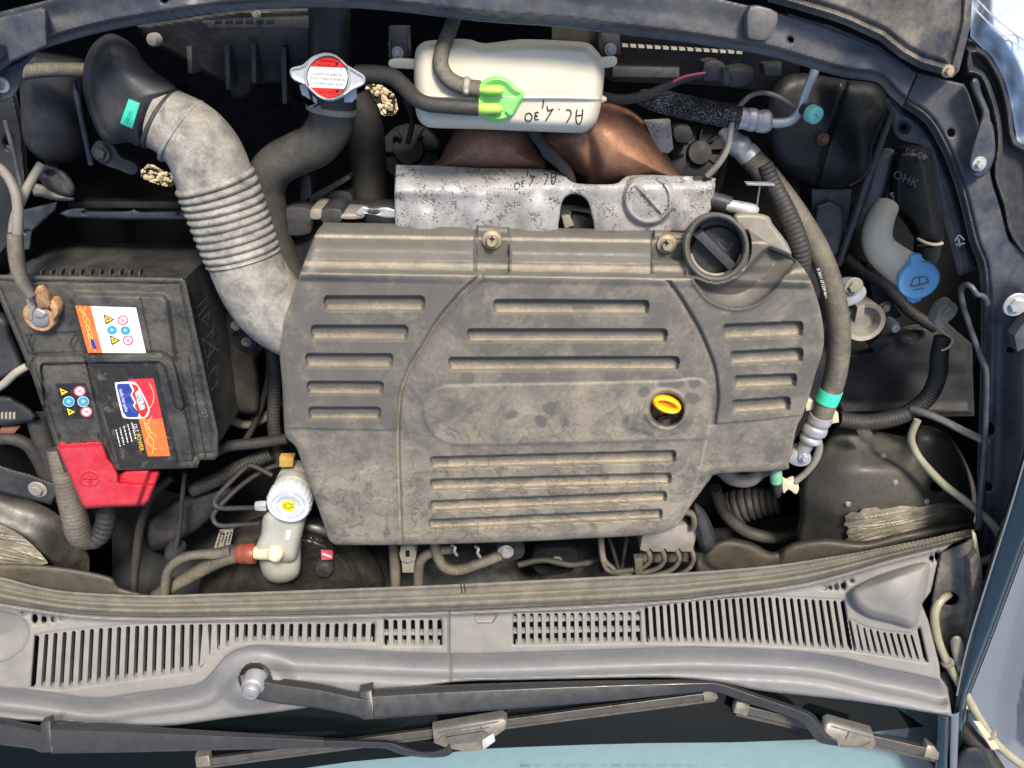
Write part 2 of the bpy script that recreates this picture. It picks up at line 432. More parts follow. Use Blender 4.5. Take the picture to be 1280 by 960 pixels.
M_gravel = mat('pale_gravel', (190, 172, 138), .9, bump=.4, bscale=200, var=.5, stain=((110, 96, 74), 60, .5, .15))
M_foam = mat('speckled_foam_hose', (20, 20, 21), .75, bump=.8, bscale=260, spots=((120, 122, 125), 620, .57, .05))
M_w = mat('white_print', (220, 220, 218), .5, bump=0, var=.05, dust=.3, dscale=70, lo=.45, hi=.8)
M_k = mat('black_ink', (20, 22, 34), .5, bump=0, var=.05)
M_redp = mat('red_print', (226, 44, 36), .45, bump=0, var=.05)
M_orp = mat('orange_print', (234, 106, 50), .45, bump=0, var=.06, dust=.25, dscale=60, lo=.5, hi=.7)
M_rdp2 = mat('crimson_print', (204, 46, 62), .45, bump=0, var=.12, dust=.4, dscale=70, lo=.45, hi=.7, dcol=(90, 84, 76))
M_nav = mat('navy_print', (40, 60, 138), .45, bump=0, var=.06, dust=.2, dscale=80, lo=.5, hi=.7)
M_blp = mat('blue_print', (48, 146, 208), .45, bump=0, var=.05)
M_ylp = mat('yellow_print', (226, 190, 64), .45, bump=0, var=.05)
M_pnk = mat('pink_print', (206, 90, 110), .5, bump=0, var=.05)
M_lab = mat('black_scuffed_label', (42, 41, 40), .38, bump=.05, dust=.8, dscale=75, lo=.54, hi=.78, dcol=(160, 148, 116))
M_ylt = mat('pale_line_print', (240, 196, 110), .5, bump=0, var=.03)
M_grp = mat('grey_engraved', (96, 96, 98), .6, bump=0, var=.1)

def flatz(z): return lambda x, y, d: z+0*x
# ---------------------------------------------------------------- the setting: ground, bay tub
GZ = -0.95
gp = [(-9, -9, GZ), (9, -9, GZ), (9, 9, GZ), (-9, 9, GZ)]
tag(mesh_obj('ground', gp, [[0, 1, 2, 3]], mat('dark_soil', (40, 35, 28), .95, bump=.3)), kind='structure')
gaps = {'A': [(169, 219), (187, 203), (200, 211), (216, 217), (222, 233), (206, 233), (184, 226)],
        'B': [(445, 105), (475, 105), (494, 118), (499, 143), (478, 146), (470, 127), (453, 112)],
        'C': [(320, 110), (331, 108), (340, 110), (354, 108), (356, 113), (345, 116), (332, 115)], 'D': [(340, 129), (352, 128), (368, 130), (366, 137), (354, 136), (342, 138)],
        'E': [(214, 104), (243, 106), (243, 114), (214, 112)], 'F': [(165, 236), (178, 236), (178, 241), (165, 241)]}
def stones():
    v, f = [], []
    ico = bmesh.new(); bmesh.ops.create_icosphere(ico, subdivisions=1, radius=1)
    iv = np.array([x.co[:] for x in ico.verts]); ifc = [[q.index for q in p.verts] for p in ico.faces]; ico.free()
    for g in gaps.values():
        c = W(np.mean([p[0] for p in g]), np.mean([p[1] for p in g]), GZ); ext = 0.075
        for k in range(170):
            s = random.uniform(.003, .0085)
            p = np.array([c[0]+random.uniform(-ext, ext), c[1]+random.uniform(-ext, ext), GZ+s*.4])
            sc3 = np.array([random.uniform(.7, 1.3), random.uniform(.7, 1.3), random.uniform(.5, .9)])*s
            a = random.uniform(0, 6.28); q = iv*sc3*(1+rng.uniform(-.18, .18, (len(iv), 1)))
            q = np.stack([q[:, 0]*math.cos(a)-q[:, 1]*math.sin(a), q[:, 0]*math.sin(a)+q[:, 1]*math.cos(a), q[:, 2]], -1)
            b = len(v); v.extend((q+p).tolist()); f.extend([[b+i for i in t] for t in ifc])
    return mesh_obj('gravel', v, f, M_gravel, sharp=20)
tag(stones(), 'pale sunlit gravel stones on the ground below the engine bay', 'gravel', kind='stuff')
BZ = -0.42
def PXL(x, y, z):
    """picture point of a place"""
    yy, zz = y-CY, z-CZ; dep = -(yy*st+zz*ct)*1.0; up_ = yy*ct-zz*st
    return 640+FPX*x/dep, 480-FPX*up_/dep
tr = [PXL(-.87, .52, BZ), PXL(.87, .52, BZ), PXL(.87, -.67, BZ), PXL(-.87, -.67, BZ)]
tag(hf('added_dark_floor', tr, flatz(BZ), M_void, step=2.2, skirt=.004, holes=[sd_poly(g) for g in gaps.values()], sharp=20), kind='structure')  # added black sheet that keeps the gaps dark, pierced where gravel shows
def wall(name, a, b, z0, z1, m):
    a, b = Vector(a), Vector(b); n = (b-a).cross(Vector((0, 0, 1))).normalized()*.006
    v = [(*(a.xy), z0), (*(b.xy), z0), (*(b.xy), z1), (*(a.xy), z1)]; v += [(x+n.x, y+n.y, z) for x, y, z in v]
    return tag(mesh_obj(name, v, [[0, 1, 2, 3], [7, 6, 5, 4], [0, 4, 5, 1], [1, 5, 6, 2], [2, 6, 7, 3], [3, 7, 4, 0]], m), kind='structure')
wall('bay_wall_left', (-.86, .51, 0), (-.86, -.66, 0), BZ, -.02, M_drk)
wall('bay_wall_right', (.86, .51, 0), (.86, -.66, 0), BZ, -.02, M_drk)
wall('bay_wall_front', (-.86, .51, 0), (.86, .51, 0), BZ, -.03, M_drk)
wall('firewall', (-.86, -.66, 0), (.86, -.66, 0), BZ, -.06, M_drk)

# ---------------------------------------------------------------- front crossmember and body rails
low = [(-30, 120), (14, 79), (62, 59), (125, 41), (194, 28), (281, 15), (400, 9), (500, 15), (600, 27), (700, 34), (756, 41), (850, 52), (912, 62), (960, 70), (1005, 83), (1055, 97), (1095, 103), (1112, 120), (1128, 134)]
upr = [(1146, 91), (1099, 56), (1036, 30), (974, 16), (880, -6), (760, -40), (400, -70), (150, -40), (60, 0), (-30, 22)]
lowS = spl(low, 4)
lowd = sd_line(lowS)
def z_cross(x, y, d):
    e = lowd(x, y)
    z = .012+.016*sstep(3, 15, e)+.006*sstep(30, 60, e)
    z = z-.004*np.exp(-((e-9)/2.0)**2)
    z += -.005*np.exp(-(((x-75)/28)**2+((y-18)/14)**2))-.004*np.exp(-(((x-250)/16)**2+((y+2)/8)**2))
    z += .0015*np.sin(x/47.)*np.sin(y/19.+x/90.)
    return z+rnd(d, 3, .003)
cm = thing('front_crossmember', 'curved blue-grey painted steel front panel with bolt holes, above the coolant tank', 'body panel', 640, 20, 0)
hf('panel', np.concatenate([lowS, np.array(upr)]), z_cross, M_steel, cm, 2.0, .03, holes=[(987.5, 50, 4, 4), (206, 0, 5, 4)])
# pressed cover tab on the crossmember and the raised left end
plate('pressed_tab', spl([(938, 8), (973, 16), (966, 44), (957, 51), (940, 50), (934, 42)], 3, True), .044, .012, M_steel, cm, .003)
hf('end_plate', [(-20, 30), (4, 20), (52, 9), (58, 12), (60, 58), (20, 76), (12, 78), (8, 60), (-20, 52)], lambda x, y, d: .050+.0+rnd(d, 4, .006), M_steel, cm, 2, .018)
hf('bracket_tab', spl([(-20, 84), (14, 80), (42, 62), (44, 68), (30, 84), (26, 104), (16, 122), (-4, 128), (-20, 124)], 3, True), lambda x, y, d: -.002+rnd(d, 3, .003), M_steel, cm, 1.6, .006, holes=[(5, 105, 6, 6)])
lathe('grommet', 5, 105, -.006, [(10, -.002), (10, .006), (8.5, .0075), (6, .0075), (5.5, .002)], M_alu, cm)

gt = thing('grille_trim_panel', 'dusty dark bumper trim panel beside the headlamp', 'trim panel', 1090, 30, .03)
hf('panel', [(960, -30), (1216, -30), (1214, 28), (1199, 88), (1190, 97), (1149, 85), (1125, 72), (1099, 51), (1060, 33), (1036, 24), (985, 9), (960, 2)],
   lambda x, y, d: .040+.012*sstep(2, 9, d)-.005*np.exp(-((d-14)/4)**2)+.002*np.sin(x/23)*np.sin(y/17), M_steel_d, gt, 1.25, .02)
bolt(1185, 89, .058, 6, M_screw, gt)
strokes('gap_line', [[(985, 18), (1040, 37), (1100, 63), (1135, 86)]], 3, .036, M_k, gt, .0)

# right rail with its lever
ri = spl([(1128, 134), (1155, 153), (1174, 184), (1189, 219), (1199, 252), (1212, 305), (1224, 340), (1226, 420), (1222, 560), (1214, 700), (1176, 752), (1150, 800)], 4)
ro = [(1190, 830), (1212, 800), (1300, 545), (1300, 330), (1262, 300), (1239, 219), (1222, 150), (1211, 116), (1205, 105), (1146, 91)]
rid = sd_line(ri)
def z_rail(x, y, d):
    e = rid(x, y)
    z = -.02+.03*sstep(2, 9, e)-.004*np.exp(-((e-11)/2.5)**2)
    z = np.where(y > 340, z-.05*sstep(340, 420, y)*sstep(60, 20, e), z)
    return z+rnd(d, 3, .003)+.001*np.sin(y/31.)*np.sin(x/11.)
rr = thing('right_fender_rail', 'blue-grey steel fender rail with bolt holes beside the washer filler', 'body panel', 1220, 300, 0)
hf('rail', np.concatenate([ri, np.array(ro)]), z_rail, M_steel, rr, 1.25, .05,
   holes=[(1188.5, 166, 4.5, 5), (1237, 536, 6, 8), (1236, 716, 6, 4), (1236, 608, 4, 6), (1264, 437, 6, 4)])
fl = spl([(1111, 122), (1128, 134), (1156, 155), (1175, 186), (1189, 221), (1199, 252), (1211, 300), (1222, 336)], 4)
fl2 = spl([(1200, 345), (1196, 337), (1184, 290), (1172, 250), (1163, 205), (1160, 190), (1150, 181), (1130, 176), (1121, 171), (1116, 160), (1112, 140), (1104, 124)], 4)
hf('inner_flange', np.concatenate([fl, fl2]), lambda x, y, d: -.035+.008*sstep(0, 8, d)+rnd(d, 2, .002), M_steel, rr, 1.6, .012, holes=[(1129.5, 159, 4, 4)])
strokes('stamped_mark', [[(1194, 301), (1199, 294), (1205, 300)], [(1195, 306), (1206, 304)], [(1198, 298), (1200, 308)]], 1.6, -.0, M_grp, rr, .012)
# square nut and clip on the rail
bolt(1270, 381, .02, 12, M_alu, rr)
plate('clip', [(1268, 420), (1284, 398), (1290, 430), (1272, 440)], .03, .015, M_steel, rr)
lv = thing('hood_stop_lever', 'cranked dark steel lever bolted to the right fender rail', 'lever', 1222, 160, .02)
hf('arm', spl([(1213, 101), (1219, 97), (1224, 102), (1227, 116), (1236, 137), (1238, 150), (1242, 160), (1244, 190), (1237, 212), (1226, 222), (1215, 220), (1210, 208), (1213, 190), (1222, 160), (1227, 142), (1222, 128), (1215, 112)], 4, True),
   lambda x, y, d: .034+rnd(d, 4, .006), M_steel, lv, 1.3, .008)
bolt(1224, 205, .037, 7, M_alu, lv)
# outer black channel and headlamp
ch = spl([(1206, 62), (1208, 48), (1217, 49), (1223, 58), (1236, 66), (1248, 84), (1258, 106), (1266, 140), (1272, 176), (1300, 200), (1300, 330), (1262, 300), (1250, 255), (1239, 219), (1243, 180), (1240, 150), (1232, 120), (1222, 98), (1206, 92)], 3, True)
tag(hf('channel_trim', ch, lambda x, y, d: .0+.014*sstep(0, 5, d)-.012*sstep(6, 14, d), M_blk, None, 1.6, .02, holes=[(1213, 57, 4, 2)]),
    'black plastic channel between the headlamp and the right fender rail', 'trim')
hl = thing('headlamp', 'pale glossy headlamp lens at the bay corner, beyond the black channel', 'headlamp', 1250, 60, -.02)
hf('lens', [(1214, -30), (1310, -30), (1310, 210), (1284, 192), (1272, 178), (1265, 140), (1256, 106), (1244, 80), (1234, 66), (1213, 46)],
   lambda x, y, d: .0+.02*sstep(0, 30, d)+.004*np.sin((x+y)/9.)*sstep(5, 15, d), M_lampl, hl, 2, .03)
strokes('lens_rib', [[(1216, 8), (1244, 36), (1290, 70)], [(1222, 0), (1250, 28), (1290, 58)]], 2.2, .023, M_alu, hl, .0015)

# right fender outside, lower right corner
fe = thing('right_fender', 'glossy front fender edge, its flank painted with a sky reflection, beside the wiper trough', 'fender', 1250, 800, 0)
hf('fold', [(1300, 500), (1280, 562), (1262, 622), (1240, 690), (1212, 790), (1192, 880), (1178, 985), (1200, 985), (1212, 870), (1245, 785), (1280, 690), (1300, 640)],
   lambda x, y, d: .045+rnd(d, 9, .02), M_paintd, fe, 2, .02)
hf('flank', [(1302, 640), (1281, 688), (1246, 783), (1213, 868), (1202, 985), (1330, 985), (1330, 640)],
   lambda x, y, d: .030-.0007*np.clip(d, 0, 200), M_paint, fe, 3, .02)
strokes('edge_line', [[(1281, 575), (1262, 640), (1236, 722), (1210, 806), (1196, 870)]], 2.2, .0465, M_paint, fe, .0015)

# ---------------------------------------------------------------- engine cover
out = np.array([(401, 283), (408, 279), (420, 278.3), (592, 281), (640, 284), (806, 287), (853, 291), (857, 285), (868, 273), (882, 266.5), (897, 265.5), (913, 270), (926, 280),
    (966, 308), (986, 319), (1001, 331), (1013, 350), (1022, 375), (1028, 400), (1030, 422), (1028, 440), (1021, 462), (1010, 500), (1002, 522), (996, 534), (990, 562), (986, 580), (978, 588),
    (900, 592), (887, 600), (875, 616), (862, 634), (850, 653), (838, 662), (806, 669), (730, 673), (650, 677), (511, 681), (430, 681), (418, 680), (411, 674), (405, 656),
    (392, 619), (377, 578), (370, 559), (358, 547), (355, 531), (353, 484), (349, 437), (350, 412), (358, 391), (371, 353), (386, 312), (395, 291)], float)
outS = spl(out, 3, True)
GR = [  # recessed ribs: x0, y0, x1, y1 (centre line), half width
 (405, 379.5, 531, 380, 10), (389, 416, 510, 416.5, 10), (382, 451, 491, 451.5, 9.5), (384, 485.5, 479, 486, 9), (386, 517.5, 476, 517.5, 8.5),
 (617, 384, 811, 384.5, 9.5), (584, 420, 834, 420, 9), (561, 455.5, 849, 454.5, 9),
 (538, 579, 845, 571, 8), (538, 606.5, 839, 598.5, 7.5), (538, 633, 833, 621, 7), (536, 656, 828, 643, 6.5),
 (904, 415, 1004, 411.5, 10), (913, 448, 1004, 444, 9), (918, 478, 996, 475.5, 8.5), (915, 509, 988, 505, 9)]
def rib(x, y, g):
    x0, y0, x1, y1, h = g; x0 += h*.55; x1 -= h*.55
    L = math.hypot(x1-x0, y1-y0); ux, uy = (x1-x0)/L, (y1-y0)/L
    a = (x-(x0+x1)/2)*ux+(y-(y0+y1)/2)*uy; b = -(x-(x0+x1)/2)*uy+(y-(y0+y1)/2)*ux
    qx = np.abs(a)-L/2; qy = np.abs(b)-h*.45
    d = -(np.hypot(np.maximum(qx, 0), np.maximum(qy, 0))+np.minimum(np.maximum(qx, qy), 0)-h*.55)
    return d, b/h
seamL = spl([(602, 344), (580, 363), (561, 384), (545, 405), (533, 425), (520, 446), (511, 462), (503, 483), (499, 503), (497, 550), (499, 620), (501, 682)], 5)
seamR = spl([(832, 347), (848, 368), (862, 391), (873, 410), (882, 430), (890, 450), (895, 470), (897, 497), (895, 515), (893, 529)], 5)
lineR = spl([(888, 531), (882, 560), (869, 609), (858, 640)], 4)
dsL, dsR, dlR = sd_line(seamL), sd_line(seamR), sd_line(lineR)
zoneL = sd_poly(np.concatenate([seamL[:51], [(497, 538), (420, 537), (340, 535), (330, 340)]]))
zoneR = sd_poly(np.concatenate([seamR, [(894, 530), (945, 526), (1005, 519), (1060, 515), (1060, 300), (832, 345)]]))
pad = sd_poly(spl([(528, 515), (534, 496), (550, 484), (580, 481), (700, 479), (830, 476), (878, 474), (888, 500), (886, 545), (840, 551), (700, 555), (600, 557), (560, 555), (538, 541)], 4, True))
bowl = sd_poly(spl([(866, 348), (881, 372), (900, 383), (919, 387), (941, 383), (966, 366), (981, 347), (997, 328), (986, 318), (965, 308), (938, 330), (920, 346), (895, 354)], 4, True))
RC = (895, 309)
def ring_q(x, y): return np.hypot((x-RC[0])/41.0, (y-RC[1])/44.0)
hole_d = sd_ell(833, 512, 24, 23)
PX = [-75, -62, -58, -50, -48, -45.5, -43, -34, -30, -27, -18, -16, -8, -5, 0, 1.5, 6, 14]
PZ = [-74, -68, -60, -46, -44, -43.4, -42, -30, -26, -24.5, -16.5, -15.6, -14.6, -12.5, -2, -1, -.3, 0]
def z_cov(x, y, d):
    s = y-(341+(x-400)*.0155)
    z = pln(s, PX, PZ)*.001
    smooth = pln(s, [-75, -30, 0, 20], [-55, -22, -4, 0])*.001
    k = sstep(384, 410, x)
    z = z*k+smooth*(1-k)
    for cx in (616, 837):                                       # pockets for the two screws
        hw = 20
        p = sstep(hw+1.5, hw-1.5, np.abs(x-cx))
        zz = pln(s, [-70, -26, -21, -5, 0, 4], [-38, -37, -17.5, -16.5, -2, 0])*.001
        z = z*(1-p)+zz*p
        rimd = np.abs(np.abs(x-cx)-hw-1.5)
        z += .004*np.exp(-(rimd/1.6)**2)*sstep(-2, -8, s)*sstep(-60, -50, s)
    top = sstep(2, 12, s)
    dome = -.010*((x-690)/340.)**2-.006*np.clip((y-480)/200., -1, 1)**2
    z = z+dome*top
    # three moulded zones
    z += .0022*sstep(-1, 1.5, zoneL(x, y))*sstep(2, 10, s)+.0025*sstep(-1, 1.5, zoneR(x, y))*sstep(2, 10, s)
    z -= .0045*np.exp(-(dsL(x, y)/2.3)**2)+.005*np.exp(-((dsR(x, y))/2.5)**2)*sstep(350, 352, y)+.0012*np.exp(-(dlR(x, y)/1.5)**2)
    z += .0016*np.exp(-((dsL(x, y)-4.5)/1.8)**2)
    z += .0022*sstep(-2, 3, pad(x, y))
    for g in GR:
        gd, b = rib(x, y, g)
        m = (gd > -3)
        if m.any():
            up = sstep(-.6, 1.2, gd+.0)
            wall_low = sstep(-.8, 5.0, gd)
            f = np.where(b < 0, up, wall_low)
            z = z-.0095*f*m
    # filler ring with its bowl and the flare beside it
    q = ring_q(x, y)
    bd = bowl(x, y)
    z = np.where(bd > 0, z-.032*np.sqrt(np.clip(bd/30., 0, 1))*sstep(0, 4, bd), z)
    z += .0025*np.exp(-((bd)/2.5)**2)*sstep(330, 350, y)
    flare = sstep(1.02, 1.10, q)*sstep(905, 925, x)*sstep(-2, 2, -bd)*sstep(352, 338, y)
    z = np.where(flare > .01, z*(1-flare)+flare*(-.012-.00020*(x-930)), z)
    rim = sstep(1.06, .98, q)
    z = z*(1-rim)+rim*(-.006+.003*np.exp(-((q-.93)/.05)**2))
    inner = sstep(.86, .76, q)
    z = z-inner*.034
    # dipstick well
    hd = hole_d(x, y)
    z += .0018*np.exp(-((hd+1.5)/2.5)**2)
    z -= .040*sstep(1, 7, hd)
    return z+rnd(d, 9, .009)
ST = [(868, 478, 9, 8), (865, 498, 10, 9), (855, 528, 13, 8), (805, 490, 9, 7), (676, 527, 8, 9), (640, 518, 8, 7), (610, 432, 6, 8), (584, 474, 10, 10), (622, 437, 7, 6), (690, 510, 12, 10), (968, 569, 13, 10), (918, 352, 12, 16),
      (400, 626, 9, 9), (1006, 462, 8, 9), (800, 530, 28, 14), (730, 386, 18, 6), (705, 527, 6, 6), (587, 514, 5, 4), (838, 478, 20, 9)]
def dust_shade_cov(x, y, d):
    s = y-(341+(x-400)*.0155)
    v = .27+.14*sstep(500, 640, y)+.14*sstep(-4, 6, pad(x, y))
    v = v-.10*sstep(-4, 10, zoneL(x, y))-.06*sstep(-4, 10, zoneR(x, y))
    for g in GR:
        gd, b = rib(x, y, g)
        v = v+.46*sstep(0, 3, gd)*sstep(-.35, .35, b)-.25*sstep(-2, 1, gd)*sstep(-.2, -.7, b)  # rib dust with shading put in: pale lower half, darker upper edge
    led = np.exp(-((s+11.5)/5.)**2)+np.exp(-((s+46)/2.6)**2)+.7*np.exp(-((s-1)/2.)**2)
    v = np.where(s < 2, -.24+1.15*np.clip(led, 0, 1), v)
    v = np.where(bowl(x, y) > 0, .02, v)
    q = ring_q(x, y); v = np.where(q < 1.02, .10+.6*sstep(.8, .75, q)*sstep(325, 335, y), v)
    v = v+.35*np.exp(-(dsL(x, y)/2.5)**2)+.2*np.exp(-(dlR(x, y)/2.)**2)+.2*sstep(6, 0, d)
    for (a, b, rx, ry) in ST:
        e = np.hypot((x-a)/rx, (y-b)/ry)+.10*np.sin(np.arctan2(y-b, x-a)*2+a)+.06*np.sin(x/1.9+a)*np.sin(y/2.3)
        v = v-.30*sstep(1.08, .72, e)
    return v
ec = thing('engine_cover', 'dusty grey ribbed plastic engine cover in the middle of the bay', 'engine cover', 690, 480, -.09)
def crack_cov(x, y, d):
    return np.clip(sstep(560, 600, y)*sstep(-5, 15, 0*x+d)+.6*sstep(0, 12, pad(x, y))+.35*sstep(530, 545, y), 0, 1)*sstep(530, 540, y+30*sstep(-2, 8, pad(x, y)))
hf('moulded_body', outS, z_cov, M_cover, ec, 1.15, .055, attrs={'dust': dust_shade_cov, 'crack': crack_cov}, sharp=33)
for (sx, sy) in ((615, 299), (833, 304)):
    s_ = lathe('screw', sx, sy, -.036, [(12, -.004), (12.5, .0), (12, .003), (8, .004), (7.5, .0045), (7, .010), (6, .0115), (1, .0118)], M_screw, ec)
    strokes('cross_slot', [[(sx-3.5, sy-1), (sx+3.5, sy)], [(sx, sy-4), (sx, sy+3)]], 1.6, -.0238, M_k, s_, .0004)
oc = thing('oil_filler_cap', 'round black oil filler cap with grip bar and oil-can mark', 'cap', 893, 311, -.04)
lathe('cap_disc', 893, 311, -.040, [(30, -.02), (30.5, .004), (29.5, .007), (27, .008), (1, .008)], M_blk, oc, seg=40, gear=(20, .012, 29))
grip = np.array([(868, 296), (879, 289), (921, 331), (912, 339)])
plate('grip_bar', grip, -.018, .02, M_blk, oc, .002)
strokes('oil_can_mark', [[(897, 299), (903, 301), (912, 309), (908, 313), (899, 305), (897, 299)], [(903, 301), (906, 298)], [(912, 309), (916, 306), (914, 303)]], 1.1, -.032, M_grp, oc, .0006)
tag(tube('filler_neck', [(RC[0]-33*math.cos(a), RC[1]+35*math.sin(a), -.028, 2.6) for a in np.linspace(.25, math.pi-.25, 14)], M_cast, None, 10), 'bare metal filler neck rim showing under the oil cap', 'filler neck')
dp = thing('oil_dipstick', 'yellow dipstick loop sunk in the round hole of the engine cover', 'dipstick', 833, 512, -.04)
lp = []
for a in np.linspace(0, 2*math.pi, 25):
    lp.append((833+14.5*math.cos(a)+.0, 504+7.5*math.sin(a)+3.5*math.cos(a), -.010, 3.9))
tube('loop', lp, M_yel, dp, 12, 2, flat=2.2)
decal('loop_face', ell(833, 504.5, 13, 6.5, 24, .22), -.0085, mat('orange_face', (226, 140, 14), .45, bump=.05, var=.1), dp, 0.0)
tube('stem', [(826, 500, -.012, 4), (824, 494, -.02, 3.5), (829, 520, -.045, 3)], M_yel, dp, 10)
tube('guide_tube', [(822, 526, -.034, 3), (826, 522, -.032, 3), (836, 520, -.034, 3)], M_blk, dp, 10)

# ---------------------------------------------------------------- cowl: seal, grille panel, trough
sealU = [(-40, 715), (0, 721), (47, 733), (94, 740), (187, 744), (259, 742), (400, 737), (574, 730), (730, 722), (850, 716), (962, 707), (1050, 694), (1099, 685), (1160, 673), (1213, 661)]
sealL = [(-40, 746), (0, 752), (94, 766), (187, 770), (300, 769), (400, 767), (570, 762), (730, 755), (850, 748), (880, 744), (1005, 727), (1114, 697), (1170, 683), (1217, 672)]
sU, sL = spl(sealU, 5), spl(sealL, 5)
dU, dL = sd_line(sU), sd_line(sL)
def z_cowl_y(x, y):
    """height of the cowl, rising towards the windscreen"""
    base = np.interp(x, sL[:, 0], sL[:, 1])
    return -.012+.00034*(y-base)
def z_seal(x, y, d):
    a = dU(x, y); b = dL(x, y); t = a/np.maximum(a+b, 1e-6)
    z = z_cowl_y(x, y)+.004
    z += .008*sstep(.50, .74, t)-.007*sstep(.80, 1.0, t)
    z += .0025*np.exp(-((t-.08)/.07)**2)-.0018*np.exp(-((t-.46)/.06)**2)+.0005*np.sin(x/43.)*np.sin(x/71.)
    return z
ws = thing('cowl_weatherstrip', 'long dusty rubber seal running along the front edge of the grey cowl', 'rubber seal', 600, 750, -.02)
hf('seal_strip', np.concatenate([sU, sL[::-1]]), z_seal, M_seal, ws, 1.15, .03, sharp=80)
strokes('joint', [[(576, 730), (578, 742)], [(580, 730), (582, 741)]], 1.2, -.0145, M_k, ws, .0)

brk = [(1176, 852), (1140, 843), (1099, 835), (1050, 823), (1005, 816), (940, 812), (880, 810), (850, 810), (760, 813), (642, 817), (558, 818), (455, 814), (344, 809), (318, 808), (297, 813), (281, 823), (265, 842), (244, 857), (180, 866), (125, 874), (84, 870), (40, 864), (0, 860), (-40, 857)]
bS = spl(brk, 4)
RE = [(1218, 672), (1190, 680), (1176, 692), (1163, 740), (1152, 755), (1160, 775), (1174, 830)]
def grid_rows():
    """slots as (top point, bottom point, slat width factor, crossed) per group"""
    G = []
    tl = lambda x: np.interp(x, [40, 59, 125, 169, 250, 330, 472], [796, 792, 785, 782, 780, 779.5, 779])
    bl = lambda x: np.interp(x, [40, 75, 175, 247, 258, 270, 283, 294, 330, 400, 472], [858, 861, 847, 838, 823, 814, 808, 803, 801, 803, 802])
    g = []
    for i in range(38):
        xt = 47+i*11.33; sh = np.interp(xt, [47, 250], [-5, -1]); g.append(((xt, float(tl(xt))), (xt+sh, float(bl(xt+sh)))))
    G.append((g, 5.4, []))
    g = [((483+i*11, 774.5), (483.5+i*11, 806)) for i in range(7)]; G.append((g, 5.6, [.55]))
    g = [((644+i*10.2, 767-.15*i), (644.5+i*10.2, 805-.2*i)) for i in range(16)]; G.append((g, 5.2, [.22, .60]))
    tl3 = lambda x: np.interp(x, [806, 870, 931, 958, 1052], [759, 751, 747, 746, 751])
    bl3 = lambda x: np.interp(x, [806, 931, 970, 1065], [802, 804, 806, 812])
    g = []
    for i in range(28):
        xt = 808+i*9.05; xb = xt+np.interp(xt, [808, 1052], [2.5, 10]); g.append(((xt, float(tl3(xt))), (xb, float(bl3(xb)))))
    G.append((g, 4.6, []))
    g = []
    for i in range(11):
        xt = 1062.5+i*8.5; xb = xt+7+i*.25; yt = np.interp(i, [0, 2, 5, 9, 10], [775, 784, 790, 793, 785]); g.append(((xt, float(yt)), (xb, float(np.interp(i, [0, 10], [813, 827])))))
    G.append((g, 4.2, []))
    return G
GRP = grid_rows()
openings = []
for g, w, cr in GRP:
    a = np.array([q[0] for q in g]); b = np.array([q[1] for q in g])
    a = np.concatenate([[a[0]-[w/2, 0]], a, [a[-1]+[w/2, 0]]]); b = np.concatenate([[b[0]-[w/2, 0]], b, [b[-1]+[w/2, 0]]])
    openings.append(sd_poly(np.concatenate([a, b[::-1]])))
small = [(30, 767, 3.5, 1.6), (44, 773, 2.6, 6), (55.5, 774, 2.4, 5), (67, 774, 2.2, 3.4), (78, 773.5, 2, 1.6),
         (1030, 735, 2.5, 1.2), (1037, 734.5, 2, 2.4), (1045, 733.5, 2.2, 3.8), (1054, 732, 2.4, 5.4), (1064, 726, 2.2, 1.2), (1164, 698, 2.2, 4.2), (1171, 695, 2.4, 6.2)]
bumpR = sd_poly(spl([(1063, 738), (1090, 722), (1130, 708), (1160, 703), (1161, 725), (1152, 760), (1142, 785), (1115, 780), (1085, 772), (1066, 757)], 4, True))
bumpL = sd_poly(spl([(-40, 762), (10, 764), (30, 772), (38, 790), (30, 812), (10, 826), (-10, 830), (-40, 830)], 4, True))
notch = sd_poly([(590, 768), (623, 767), (616, 779), (596, 779)])
def z_cowl(x, y, d):
    z = z_cowl_y(x, y)+rnd(d, 4, .004)
    bd = bumpR(x, y); z = z+.016*infl(bd, 14, 1.)*sstep(-1, 3, bd)+.014*np.exp(-(((x-1122)/34.)**2+((y-738)/30.)**2))*sstep(0, 12, bd)
    bd = bumpL(x, y); z = z-.020*np.sqrt(np.clip(bd/30., 0, 1))*sstep(-1, 3, bd)
    z -= .006*sstep(-1, 2, notch(x, y))+.004*np.exp(-((x-561)/1.3)**2)
    lipd = dL(x, y); z += .006*np.exp(-((lipd-4.5)/3.)**2)
    return z
cw = thing('cowl_grille', 'grey plastic windscreen cowl with rows of air slots and a wiper trough', 'cowl panel', 600, 820, -.03)
seal_edge = np.array([(x, np.interp(x, sL[:, 0], sL[:, 1])) for x in np.linspace(-40, 1217, 120)])
hf('grille_panel', np.concatenate([seal_edge, np.array(RE), bS]), z_cowl, M_cowl, cw, 1.2, .006, holes=openings+[(a, b, max(c*1.25, 2.6), max(d_, 2.2)) for a, b, c, d_ in small], sharp=45)
